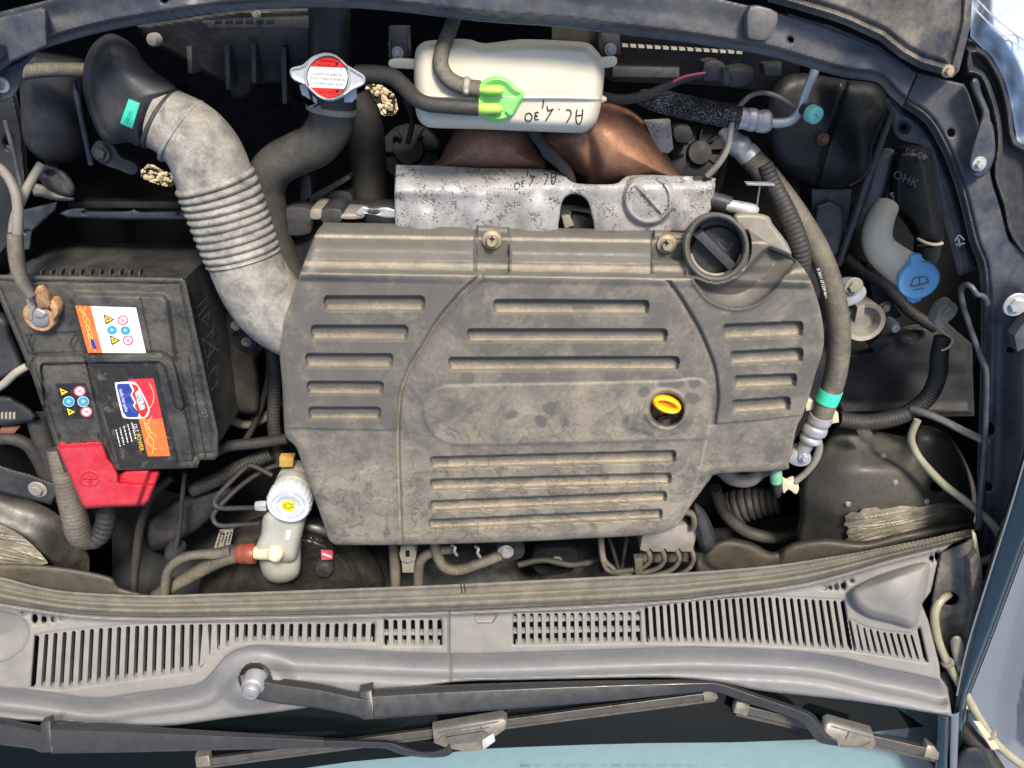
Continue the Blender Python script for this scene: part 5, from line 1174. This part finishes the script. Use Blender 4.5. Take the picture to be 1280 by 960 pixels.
for pp in ([(40, 418), (36, 428), (38, 434)], [(93, 419), (88, 430), (91, 435)], [(74, 541), (74, 548)], [(122, 541), (124, 548)]):
    strokes('vent_slit', [pp], 1.5, ZB-.009, M_k, bt, .0012)
text('moulded_mark', 'QT', 256, 517, 6, BD, ZB-.013, M_grp, bt, .002)
# embossed disposal marks on the side of the case
def side_pt(u, v):
    a = V(230, 348, ZB-.03); b = V(270, 572, ZB-.03); p = a+(b-a)*u; p.z = ZB-.03-v; p.x += -.0025+.004; return p
def side_lines(name, L, w):
    v, f = [], []
    for l in L:
        for (u0, v0), (u1, v1) in zip(l[:-1], l[1:]):
            a, b = side_pt(u0, v0), side_pt(u1, v1); t = (b-a).normalized(); n = Vector((0, -t.z, t.y))*w
            k = len(v); v += [a+n, a-n, b-n, b+n]; f.append([k, k+1, k+2, k+3])
    return mesh_obj(name, [tuple(x) for x in v], f, M_grp, bt)
side_lines('embossed_bin', [[(.36, .02), (.36, .06), (.46, .055), (.46, .025), (.36, .02)], [(.33, .015), (.50, .07)], [(.33, .07), (.50, .02)], [(.18, .02), (.18, .06), (.22, .06), (.22, .02)], [(.26, .03), (.26, .06), (.31, .045), (.26, .03)], [(.55, .02), (.55, .05), (.64, .05), (.64, .02), (.55, .02)]], .0007)
rcv = thing('positive_terminal_cover', 'red plastic terminal cover with a moulded plus sign on the battery', 'terminal cover', 125, 600, -.06)
rco = [(70, 558), (75, 549), (100, 548), (121, 546), (128, 551), (136, 574), (142, 580), (149, 594), (157, 587), (172, 586), (199, 587), (200, 593), (187, 626), (180, 632.5), (140, 634), (108, 636), (103, 632), (94, 612), (80, 580)]
plus_c = (112, 598)
def z_red(x, y, d):
    z = ZB+.002+rnd(d, 5, .010)-.012*sstep(562, 556, y+.06*(x-70))
    z -= .014*sstep(146, 150, x)*sstep(606, 600, y-.06*(x-150))+.010*sstep(178, 186, x+.35*(y-605))
    q = np.hypot((x-plus_c[0])/12.6, (y-plus_c[1])/9.6); z += .0016*np.exp(-((q-.92)/.08)**2)
    z += .0016*((np.abs(y-plus_c[1]+.05*(x-112)) < 1.2) & (np.abs(x-plus_c[0]) < 9))+.0016*((np.abs(x-plus_c[0]-.1*(y-598)) < 1.2) & (np.abs(y-plus_c[1]) < 6.5))
    return z
hf('cover_shell', rco, z_red, M_red, rcv, 1.1, .035, sharp=30)
ng = thing('negative_terminal_clamp', 'corroded copper battery clamp around the grey lead post', 'terminal clamp', 53, 390, -.06)
lathe('lead_post', 51, 395, ZB-.006, [(14, -.012), (13.5, .003), (12.5, .006), (11, .007), (1, .0075)], M_lead, ng, (0, 0, 1), 28)
strokes('post_mark', [[(44, 396), (52, 397), (58, 392)]], 2.2, ZB+.0018, M_grp, ng, .0004)
lathe('clamp_ring', 52, 394, ZB-.010, [(14, -.006), (19, -.006), (19.5, .006), (18, .008), (14, .008)], M_rust, ng, (0, 0, 1), 26)
plate('clamp_leaf', [(42, 367), (46, 359), (52, 359), (59, 368), (63, 380), (60, 386), (55, 384), (49, 386), (44, 376)], lambda x, y: ZB+.016-.0005*(y-360), .006, M_rust, ng, .0008)
plate('clamp_jaw', [(61, 375), (67, 376), (72, 384), (72, 392), (67, 400), (63, 398), (66, 390), (62, 384)], ZB+.004, .014, M_rust, ng, .001)
plate('clamp_jaw', [(31, 368), (39, 364), (42, 374), (44, 384), (40, 392), (40, 400), (36, 401), (35, 388)], ZB+.003, .014, M_cast, ng, .001)
gc = thing('earth_cable', 'grey battery earth cable in two strands, taped above the clamp', 'cable', 20, 300, -.08)
tube('strand', [(-12, 202, -.05, 6), (4, 214, -.05, 6), (16, 232, -.045, 6), (22, 255, -.04, 6.2), (22, 285, -.035, 6.2), (20, 310, -.032, 6.2)], M_cable, gc, 16)
tube('strand', [(52, 205, -.10, 5.5), (38, 228, -.085, 5.5), (28, 248, -.07, 5.5), (18, 275, -.055, 5.5), (16, 300, -.045, 5.5), (18, 320, -.036, 5.5)], M_cable, gc, 16)
tube('tape_wrap', [(19, 292, -.034, 9), (20, 315, -.03, 9.5), (24, 340, -.026, 9), (32, 358, -.024, 8), (40, 370, -.024, 7)], M_hose, gc, 18)
# battery tray brackets and things to the left
ty = thing('battery_tray', 'dark steel battery tray bar with holes behind the battery', 'battery tray', 150, 265, -.25)
hf('tray_bar', spl([(84, 262), (105, 260), (112, 264), (160, 264), (168, 261), (176, 265), (226, 264), (232, 268), (230, 275), (84, 272)], 2, True), lambda x, y, d: -.135+infl(d, 3, .005), M_steel, ty, 1.3, .03, holes=[(106, 265.5, 2.5, 2), (223, 268, 2, 2)])
plate('tray_ledge', [(84, 252), (232, 252), (236, 261), (84, 260)], -.15, .02, M_drk, ty, .002)
hf('side_plate', [(30, 262), (72, 252), (70, 262), (40, 290), (38, 312), (28, 314), (24, 300), (22, 280)], lambda x, y, d: -.13+infl(d, 3, .004), M_steel, ty, 1.6, .05, holes=[(35, 290, 4, 2.2)])
cl = thing('purge_canister', 'dark grey cylinder below the left end of the front panel', 'canister', 65, 140, -.3)
tube('cylinder', [(64, 70, -.15, 36), (66, 100, -.15, 36), (68, 140, -.16, 36), (69, 172, -.17, 35), (69, 180, -.175, 30)], M_blk, cl, 32)
tube('outlet_stub', [(62, 178, -.17, 11), (64, 195, -.175, 11), (72, 200, -.18, 10)], M_blk, cl, 16)
tag(tube('corrugated_hose', [(26, 92, -.09, 8), (48, 88, -.085, 8.5), (80, 87, -.085, 8.5), (112, 88, -.09, 8.5)], M_hose, None, 18, corr=(5, .8)), 'short grey corrugated hose crossing the dark cylinder', 'hose')
tag(tube('dark_stay', [(92, 100, -.10, 3.4), (102, 150, -.10, 3.4), (114, 206, -.10, 3.4)], M_steel, None, 10), 'thin dark strut between the cylinder and the intake horn', 'strut')
lbk = thing('left_body_bracket', 'bent dusty grey steel bracket in front of the battery', 'bracket', 70, 232, -.15)
hf('bracket_lobe', spl([(44, 208), (58, 206), (80, 214), (92, 228), (94, 240), (86, 246), (70, 240), (52, 228)], 3, True), lambda x, y, d: -.125+infl(d, 8, .010), M_steel_d, lbk, 1.5, .02, holes=[(63, 216, 4, 2)])
hf('bracket_lip', spl([(42, 230), (56, 232), (74, 242), (92, 246), (90, 251), (66, 250), (52, 246), (42, 244)], 3, True), lambda x, y, d: -.135+infl(d, 5, .012), M_cast, lbk, 1.5, .02)
tag(tube('left_stay_rod', [(6, 150, -.13, 3), (18, 195, -.13, 3), (30, 250, -.13, 3)], M_steel, None, 10), 'slim dark stay rod behind the grey earth cable', 'stay rod')
fb = thing('fuse_box', 'black fuse box with clips beside the battery', 'fuse box', 10, 480, -.2)
hf('box_body', spl([(-40, 380), (10, 395), (18, 420), (34, 460), (28, 470), (-40, 480)], 3, True), lambda x, y, d: -.12+infl(d, 14, .03), M_blk, fb, 2, .1)
tube('box_rim', [(-20, 492, -.09, 5), (2, 482, -.09, 5), (20, 466, -.09, 5), (34, 458, -.095, 5)], M_conn, fb, 10)
hf('lower_box', spl([(-40, 498), (6, 494), (20, 500), (40, 512), (42, 528), (-40, 532)], 2, True), lambda x, y, d: -.11+infl(d, 5, .02), M_blk, fb, 1.6, .08)
for i in range(4): plate('clip', [(1+i*5, 516), (4+i*5, 516), (4+i*5, 524), (1+i*5, 524)], -.088, .01, M_conn, fb, 0)
plate('wire_end', [(0, 536), (22, 536), (18, 542), (0, 542)], -.10, .01, mat('rusty_tab', (120, 84, 66), .6, bump=.3), fb, .001)
tag(tube('black_harness_loop', [(-20, 552, -.10, 8), (10, 548, -.10, 8), (34, 556, -.105, 8), (50, 576, -.11, 9), (60, 600, -.115, 9)], M_rub, None, 16), 'black cable loop between the fuse box and the red terminal cover', 'cable')
tag(tube('harness_bundle', [(45, 520, -.12, 12), (58, 560, -.12, 13), (68, 590, -.12, 14), (84, 620, -.115, 15)], M_rub, None, 18), 'dark cable bundle running along the battery edge', 'cable')
tag(tube('flat_conduit', [(72, 560, -.11, 13), (82, 600, -.10, 14), (92, 640, -.09, 15), (100, 668, -.09, 15), (112, 676, -.10, 12)], M_hose, None, 18, corr=(5, .5)), 'grey ribbed conduit emerging below the red terminal cover', 'conduit')
tag(tube('tape_wrapped_cable', [(100, 672, -.10, 10), (118, 674, -.10, 12), (130, 660, -.105, 12), (134, 640, -.11, 11), (138, 622, -.12, 10)], M_rub, None, 16, corr=(7, 1.2)), 'crumpled tape-wrapped cable curling up beside the grey conduit', 'cable')
bk = thing('left_strut_brace', 'black bracket with a pale bolt below the fuse box', 'bracket', 30, 610, -.15)
hf('brace_plate', [(-40, 568), (20, 588), (36, 592), (68, 604), (72, 618), (64, 631), (30, 622), (-40, 606)], lambda x, y, d: -.095+infl(d, 4, .006), M_blk, bk, 1.5, .03)
bolt(47, 612, -.087, 9, M_cast, bk)
lst = thing('left_strut_tower', 'brown dusty strut tower with torn tan strip beside the cowl seal', 'strut tower', 40, 670, -.25)
lso = spl([(-40, 600), (0, 612), (50, 630), (80, 650), (100, 680), (112, 700), (100, 735), (40, 735), (-40, 720)], 4, True)
def z_ls(x, y, d): return -.125+.035*sstep(0, 55, d)
hf('tower_dome', lso, z_ls, mat('left_tower_paint', (32, 31, 29), .36, dust=.9, dcol=(112, 104, 86), dscale=7, lo=.4, hi=.9, bump=.05, spots=((130, 122, 100), 210, .72, .05)), lst, 2, .15)
hf('torn_strip', spl([(-40, 640), (0, 655), (30, 672), (56, 698), (50, 706), (-40, 705)], 3, True), lambda x, y, d: z_ls(x, y, np.full_like(x, 55.))+.008+creases(x, y)*sstep(0, 5, d), M_tape, lst, .9, .006, sharp=30)
lap = thing('left_scuttle_apron', 'curved brown-grey apron panel along the rubber seal below the battery', 'body panel', 80, 715, -.15)
hf('apron', spl([(-40, 706), (0, 704), (62, 707), (110, 714), (140, 722), (150, 734), (185, 745), (120, 748), (40, 740), (-40, 730)], 4, True), lambda x, y, d: -.055+infl(d, 8, .010), mat('apron_dust_paint', (60, 57, 52), .5, dust=.8, dcol=(112, 104, 88), dscale=9, lo=.3, hi=.8, bump=.05), lap, 1.6, .05)

# ---------------------------------------------------------------- brakes
bb = thing('brake_booster', 'black domed brake booster with a small printed label beside the seal', 'brake booster', 365, 720, -.35)
bo = ell(366, 745, 118, 106, 60)
hf('booster_shell', bo, lambda x, y, d: -.20+infl(d, 60, .05)-.006*np.exp(-((np.hypot((x-366)/118., (y-745)/106.)-.72)/.03)**2), mat('booster_black_paint', (30, 30, 31), .3, dust=.7, dscale=9, lo=.4, hi=.95, dcol=(116, 108, 90), bump=.06, up=.3), bb, 2, .15)
bl = decal('paper_label', [(275, 662), (292, 660), (286, 690), (265, 693)], -.142, M_conn, bb, .012)
for i in range(4): faint(bl, (276.5+i*4.2, 666-i*.5), (-.28, 1), (7, 6, 7, 6)[i], 1.2, 2.0, -.130, M_k, .002, 20+i)
strokes('logo_ring', [ell(277, 666, 2.2, 2.0, 15)], 1.0, -.130, M_k, bl, .0022)
lathe('check_valve', 405, 710, -.14, [(12, -.01), (12, .004), (10, .008), (6, .009)], M_blk, bb)
decal('valve_tag', [(401, 687), (416, 688), (416, 699), (402, 700)], -.135, M_pnk, bb, .004); strokes('tag_mark', [[(403, 692), (414, 696)]], 2.5, -.131, M_w, bb, .001)
lathe('check_valve', 217, 691, -.13, [(11, -.02), (11.5, .0), (9, .006), (8.5, .010), (4, .012)], M_blk, bb)
bf = thing('brake_fluid_reservoir', 'cloudy white brake fluid reservoir with ridged white cap', 'reservoir', 350, 690, -.2)
hf('lower_tank', spl([(324, 700), (330, 690), (372, 672), (376, 690), (375, 714), (368, 724), (355, 729), (340, 728), (329, 719)], 4, True), lambda x, y, d: -.115+infl(d, 14, .022), M_white2, bf, 1.3, .06)
hf('upper_tank', spl([(334, 640), (384, 636), (382, 650), (375, 680), (368, 702), (345, 703), (322, 700), (316, 692), (326, 668)], 4, True), lambda x, y, d: -.092+infl(d, 12, .020), M_white2, bf, 1.3, .05)
lathe('neck', 360, 632, -.062, [(26, -.075), (27, -.055), (25, -.050), (27, -.044), (26.5, -.03), (24, -.028), (24, -.01)], M_white2, bf, (0, 0, 1), 40)
cpb = lathe('cap', 360, 632, -.058, [(26.8, -.026), (27.6, -.022), (27.6, -.004), (26, -.0005), (24, 0), (20, -.0015), (18, -.0012), (12, -.0012), (11, -.002), (1, -.002)], M_wcap, bf, (0, 0, 1), 96, gear=(24, .018, 27))
decal('yellow_mark', ell(360.4, 632.5, 9, 7.2, 8, .3), -.0598, M_ylp if False else mat('cap_yellow', (238, 222, 40), .5, bump=0, var=.03), cpb, .0006)
strokes('brake_symbol', [ell(360.4, 632.5, 3.8, 2.9, 21), [(355.5, 629), (354.5, 632.5), (355.5, 636)], [(365.3, 629), (366.3, 632.5), (365.3, 636)]], 1.0, -.0598, M_k, cpb, .0012)
M_emb = mat('embossed_shade', (150, 156, 168), .5, bump=0)
for k_, (rx_, ry_) in enumerate(((21.5, 16.2), (15.5, 11.6))):
    strokes('embossed_print', [[(360+rx_*math.cos(a), 632+ry_*math.sin(a)), (360+(rx_-1.6)*math.cos(a+.05), 632+(ry_-1.3)*math.sin(a+.05))] for a in np.arange(0, 6.28, .14 if k_ == 0 else .2) if (a % 1.57) > .25], 1.0, -.0588, M_emb, cpb, .001)
tube('inlet_elbow', [(318, 691, -.082, 8), (330, 691, -.078, 9), (343, 690, -.074, 10), (345, 690, -.070, 11), (342, 698, -.066, 8.5)], M_cream, bf, 18, 4)
plate('latch_window', [(357, 664), (364, 664), (363, 676), (356, 676)], -.070, .004, M_wcap, bf, .0008)
tube('hex_port', [(320, 632, -.09, 6), (326, 632, -.09, 7), (334, 632, -.09, 7)], M_alu, bf, 6, 2, sharp=20)
bs_ = thing('clutch_hose_coupling', 'brown ribbed coupling joining two dusty hoses to the brake reservoir', 'hose coupling', 305, 690, -.12)
tube('coupling', [(319, 692, -.082, 12.5), (313, 692, -.082, 13.5), (308, 692, -.083, 12.6), (304, 692, -.084, 13.2), (299, 692, -.085, 12)], M_brown, bs_, 16, 3)
tube('hose', [(302, 692, -.086, 11), (288, 694, -.09, 11.5), (270, 702, -.095, 10), (245, 716, -.10, 9), (212, 735, -.105, 9), (196, 745, -.11, 9)], M_hose, bs_, 18)
tube('hose', [(290, 688, -.085, 8), (270, 692, -.085, 7), (250, 693, -.08, 6), (232, 696, -.08, 6), (218, 704, -.08, 6), (209, 718, -.082, 6), (206, 745, -.085, 6)], M_hose, bs_, 16)
bpipes = [[(330, 634, -.10, 3.2), (300, 635, -.11, 3.2), (276, 635, -.12, 3.2), (268, 628, -.125, 3.2), (275, 616, -.13, 3.2), (305, 586, -.15, 3.2), (315, 582, -.15, 3.2), (340, 594, -.15, 3.2)],
          [(326, 654, -.11, 3.2), (300, 656, -.12, 3.2), (276, 657, -.12, 3.2), (267, 650, -.125, 3.2), (270, 638, -.13, 3.2), (300, 608, -.15, 3.2), (330, 588, -.16, 3.2), (352, 580, -.16, 3.2)]]
for i, p in enumerate(bpipes):
    tag(tube('brake_pipe', p, M_rub, None, 12), ('upper thin steel brake pipe bent into a hairpin beside the white cap', 'lower thin steel brake pipe bent into a hairpin above the printed label')[i], 'brake pipe', 'brake pipes')
tag(plate('pipe_clip', [(349, 572), (367, 572), (366, 584), (349, 584)], -.10, .012, M_brass, None, .001), 'small ochre pipe clip above the white brake cap', 'clip')
tag(tube('vacuum_hose', [(262, 568, -.14, 7), (285, 558, -.14, 7), (320, 554, -.14, 7), (360, 548, -.14, 7)], M_rub, None, 14), 'dark hose crossing between the battery corner and the engine cover', 'hose')
tag(tube('loom_conduit', [(240, 612, -.16, 9), (270, 600, -.16, 9), (300, 584, -.165, 9), (340, 566, -.17, 9)], M_rub, None, 16, corr=(4, .8)), 'black ribbed loom in the shadow above the brake pipes', 'conduit')
tag(tube('gear_cable', [(231, 590, -.12, 3), (228, 620, -.125, 3), (225, 655, -.13, 3), (220, 684, -.13, 4)], M_rub, None, 10), 'thin dark gear cable running down to the round valve', 'cable')
tag(hf('scuttle_liner', spl([(180, 655), (215, 628), (270, 610), (300, 612), (262, 650), (240, 668), (190, 690)], 3, True), lambda x, y, d: -.19+infl(d, 12, .02), M_blk, None, 2, .1), 'black curved liner beside the brake pipes', 'liner')
fw = thing('firewall_panel', 'dark sound-deadened firewall strip behind the engine cover', 'firewall panel', 640, 710, -.3)
hf('panel', [(140, 600), (480, 668), (900, 660), (1010, 640), (1010, 735), (560, 752), (140, 765)], lambda x, y, d: -.33+.0011*(y-660)+.004*np.sin(x/41.), M_drk, fw, 4, .05)
hd_ = [('heater_hose', 'left upright grey heater hose below the engine cover, beside the square plug', [(492, 668, -.12, 7), (493, 690, -.12, 7), (494, 712, -.115, 7), (494, 745, -.11, 6)], 7),
       ('heater_hose', 'heater hose bending round from the square plug to the clamp', [(568, 686, -.10, 6.5), (548, 688, -.10, 6.5), (532, 694, -.10, 6.5), (524, 706, -.10, 6.5), (523, 730, -.105, 6.5), (523, 745, -.11, 6.5)], 6),
       ('heater_hose', 'U-shaped heater hose ending at the bolted bracket', [(543, 672, -.10, 7), (546, 692, -.095, 7), (556, 709, -.09, 7), (575, 712, -.09, 7), (600, 704, -.09, 7), (626, 694, -.095, 7)], 7)]
for n, l, p, r in hd_: tag(tube(n, p, M_hose, None, 16), l, 'hose', 'heater hoses')
for (cx, cy, cl_) in ((568, 688, 'bright spring clamp on the heater hose nearest the square plug'), (597, 690, 'bright spring clamp between the heater hose and the shiny bolt')):
    tag(tube('hose_clamp', [(cx-3, cy-7, -.085, 2), (cx+1, cy-4, -.08, 2), (cx, cy+1, -.078, 2), (cx+3, cy+6, -.082, 2)], M_alu, None, 8), cl_, 'hose clamp', 'spring hose clamps')
sq = thing('square_plug', 'square off-white plug behind the engine cover edge', 'connector', 510, 698, -.13)
plate('plug_face', spl([(501, 684), (518, 684), (519, 702), (501, 702)], 2, True), -.085, .02, M_conn, sq, .002)
plate('plug_skirt', [(502, 702), (518, 702), (517, 716), (503, 716)], -.095, .02, M_conn, sq, .001)
decal('plug_slot', [(507, 688), (512, 688), (512, 696), (507, 696)], -.085, M_k, sq, .0006)
bt2 = thing('bolted_bracket', 'black rounded bracket with a shiny bolt behind the engine cover', 'bracket', 634, 690, -.12)
plate('bracket_plate', spl([(622, 678), (648, 676), (656, 686), (652, 698), (634, 702), (622, 700)], 3, True), -.10, .02, M_blk, bt2, .003)
bolt(632, 690, -.094, 8, M_alu, bt2)
ab = thing('brake_control_unit', 'dusty metal brake control block with four ports', 'brake unit', 840, 680, -.15)
plate('valve_block', [(803, 667), (858, 655), (872, 664), (866, 690), (852, 690), (849, 686), (844, 690), (834, 690), (831, 686), (826, 690), (816, 690), (813, 686), (808, 690), (800, 688)], -.075, .04, mat('stained_alloy', (148, 143, 136), .55, .4, bump=.4, dust=.5, dcol=(160, 152, 136), dscale=40, stain=((160, 100, 82), 110, .66, .05)), ab, .0015)
hf('motor', spl([(868, 628), (882, 640), (892, 662), (894, 680), (888, 690), (876, 688), (870, 668), (864, 640)], 4, True), lambda x, y, d: -.085+infl(d, 9, .026), M_blk, ab, 1.4, .06)
plate('motor_foot', [(868, 690), (890, 688), (888, 702), (868, 702)], -.09, .03, M_rub, ab, .003)
tube('port_pipe', [(858, 640, -.07, 4.5), (866, 643, -.066, 4.5), (868, 652, -.066, 4.5), (866, 660, -.07, 4.5)], M_hose, ab, 12)
plate('unit_base', [(800, 692), (880, 690), (884, 702), (800, 704)], -.11, .03, M_hose, ab, .002)
for i, x0 in enumerate((810, 828, 846.5, 864.5)):
    p = [(x0-1, 686, -.082, 3.6), (x0+2, 694, -.078, 3.4), (x0+2, 701, -.078, 3.2), (x0-5, 708+i*1.2, -.080, 3.2), (x0-18, 712+i*2.2, -.084, 3.2), (x0-40, 714+i*3.5, -.09, 3.2)]
    if i < 2: p += [(766-i*5, 710+i*3, -.092, 3.2), (755-i*2, 698, -.094, 3.2), (752-i*2, 670, -.10, 3.2)]
    tag(tube('brake_line', p, M_hose, None, 12), ('brake line from the first port of the block, nearest the engine cover edge', 'brake line from the second port of the block', 'brake line from the third port of the block', 'brake line from the fourth port of the block, beside its motor')[i], 'brake line', 'brake lines from the control block')
for i, (x0, x1) in enumerate(((748, 752), (760, 774), (784, 777))):
    tag(tube('thin_pipe', [(x0, 668, -.12, 2.6), ((x0+x1)/2, 690, -.12, 2.6), (x1, 715, -.115, 2.6)], M_rub, None, 10), ('upright thin dark pipe farthest from the brake block', 'slanting thin dark pipe between two others behind the engine cover', 'thin dark pipe just beside the brake block')[i], 'pipe', 'thin pipes behind the engine cover')
tag(plate('line_clip', [(793, 699), (803, 698), (804, 718), (794, 719)], -.076, .012, M_hose, None, .002), 'small clip gathering the brake lines below the control block', 'clip')

# ---------------------------------------------------------------- dim parts down in the gaps
def T(name, label, cat, pts, m, **k): return tag(tube(name, pts, m, None, k.pop('seg', 14), **k), label, cat)
T('wiring_loom', 'black wiring loom running down between the grey duct and the engine cover', 'cable', [(352, 300, -.17, 8), (338, 350, -.18, 8), (336, 410, -.19, 8), (344, 470, -.19, 8), (342, 530, -.18, 8), (352, 580, -.18, 8)], M_rub, corr=(5, .6))
T('gearbox_pipe', 'dull metal pipe low between the battery and the engine cover', 'pipe', [(282, 520, -.25, 6), (305, 530, -.25, 6), (330, 522, -.25, 6), (352, 500, -.25, 6)], M_cast)
T('breather_pipe', 'thin dark breather pipe beside the brown gearbox casing', 'pipe', [(330, 402, -.20, 4), (336, 440, -.21, 4), (334, 480, -.22, 4), (318, 530, -.22, 4), (300, 560, -.22, 4)], M_rub)
gb = thing('gearbox_bracket', 'grimy steel bracket with two bolts below the bend of the grey duct', 'bracket', 300, 415, -.24)
plate('bracket_plate', spl([(284, 392), (312, 398), (322, 418), (316, 440), (296, 436), (284, 416)], 3, True), -.185, .02, M_drk, gb, .003)
bolt(296, 408, -.181, 6, M_cast, gb); bolt(308, 428, -.181, 5, M_cast, gb)
plate('bracket_rib', [(288, 412), (316, 404), (317, 409), (290, 418)], -.178, .01, M_drk, gb, .001)
fm = thing('fan_motor', 'round black fan motor in the shadow beside the exhaust dome', 'fan motor', 515, 180, -.3)
lathe('motor_can', 512, 190, -.24, [(40, -.08), (40, -.01), (36, .0), (20, .004), (18, .012), (1, .013)], M_drk, fm, (0, .5, .86), 36)
for a in np.linspace(0, 5.2, 6): plate('motor_rib', [(512+22*math.cos(a)-2, 190+19*math.sin(a)), (512+22*math.cos(a)+2, 190+19*math.sin(a)), (512+36*math.cos(a)+2, 190+31*math.sin(a)), (512+36*math.cos(a)-2, 190+31*math.sin(a))], -.226, .012, M_blk, fm, .001)
T('fan_lead', 'thin black lead dropping from the tank bracket to the fan motor', 'cable', [(500, 92, -.12, 3.5), (505, 120, -.15, 3.5), (515, 150, -.18, 3.5), (510, 178, -.20, 3.5)], M_rub)
al = thing('alternator', 'dim finned alternator below the foam-wrapped pipe', 'alternator', 872, 195, -.35)
lathe('alternator_body', 872, 192, -.24, [(34, -.06), (38, -.05), (38, -.03), (35, -.028), (35, -.022), (38, -.02), (38, -.004), (34, .004), (16, .006), (14, .016), (1, .017)], M_drk, al, (0, .3, .95), 36)
for a in np.linspace(0, 5.6, 9): plate('cooling_fin', [(872+18*math.cos(a)-1.6, 188+15*math.sin(a)), (872+18*math.cos(a)+1.6, 188+15*math.sin(a)), (872+31*math.cos(a)+1.6, 188+27*math.sin(a)), (872+31*math.cos(a)-1.6, 188+27*math.sin(a))], -.228, .012, M_blk, al, .0008)
plate('terminal_block', spl([(842, 160), (862, 158), (866, 176), (846, 178)], 2, True), -.20, .03, M_blk, al, .002)
T('alternator_cable', 'dark cable dropping beside the sensor into the alternator', 'cable', [(905, 200, -.15, 5), (900, 225, -.16, 5), (892, 245, -.16, 5), (884, 262, -.15, 5)], M_rub)
T('headlamp_loom', 'black loom passing under the washer neck toward the chassis rail', 'cable', [(1056, 320, -.19, 6), (1076, 338, -.19, 6), (1104, 356, -.19, 6), (1136, 388, -.19, 6.5), (1170, 410, -.18, 7)], M_rub, corr=(5, .7))
ib = thing('inner_wing_bracket', 'dark folded bracket with a bolt between the washer neck and the engine mount', 'bracket', 1100, 370, -.24)
plate('bracket_plate', [(1082, 330), (1098, 336), (1112, 372), (1128, 396), (1112, 402), (1092, 380)], -.20, .02, M_hous, ib, .002)
bolt(1106, 384, -.196, 6, M_cast, ib)
T('steering_boot', 'ribbed black rubber boot deep below the engine cover corner', 'rubber boot', [(905, 640, -.26, 20), (930, 632, -.25, 19), (955, 628, -.24, 17), (975, 626, -.23, 14)], M_rub, corr=(8, 3), seg=24)
T('bulkhead_hose', 'dark hose sweeping deep between the brake unit and the strut tower', 'hose', [(893, 610, -.20, 8), (905, 640, -.21, 8), (932, 664, -.21, 8), (970, 672, -.20, 8), (1002, 664, -.20, 8)], M_hosd)
bp = thing('bulkhead_bracket', 'dull steel bracket with one bolt on the firewall behind the engine cover', 'bracket', 700, 705, -.2)
plate('bracket_plate', spl([(668, 690), (716, 686), (724, 700), (712, 716), (672, 718)], 3, True), -.17, .02, M_drk, bp, .003)
bolt(696, 702, -.165, 6, M_cast, bp)
T('bulkhead_pipe', 'thin grey pipe crossing the firewall behind the engine cover', 'pipe', [(648, 706, -.13, 4), (680, 700, -.13, 4), (715, 706, -.13, 4), (748, 700, -.13, 4)], M_hosd)
T('clutch_cable', 'dark sheathed cable rising beside the crumpled tape-wrapped cable', 'cable', [(166, 742, -.12, 5.5), (170, 700, -.14, 5.5), (176, 655, -.15, 5.5), (190, 620, -.16, 5.5), (215, 596, -.17, 5.5)], M_rub)
iw = thing('inner_wing', 'dark painted inner wing panel beside the earth cable', 'body panel', 5, 230, -.25)
hf('panel', [(-60, 100), (20, 118), (30, 160), (36, 230), (20, 300), (-8, 335), (-60, 345)], lambda x, y, d: -.17+.008*sstep(0, 6, d)+.004*np.sin(y/17.), M_drk, iw, 2, .1, holes=[(12, 178, 4, 5)])
for (cx, cy, tx, ty, r, z, lab) in ((415, 136, -.05, 1, 30, -.091, 'worm-drive clamp on the thick hose just below the radiator cap'), (583, 108.5, 1, .15, 10.6, -.008, 'small spring clamp where the arching hose meets the green cap')):
    k = thing('hose_clamp', lab, 'hose clamp', cx, cy, z, 'hose clamps by the radiator')
    ringtube(k, (cx, cy), (tx, ty), r, 4.2, M_cast, z, 'band')
    lathe('screw', cx+tx*0-r*.55*ty, cy+.55*r*tx, z+.022*(r/30.)+.004, [(3.5, -.004), (3.5, .003), (2, .004)], M_cast, k, (.3, .2, 1), 8)
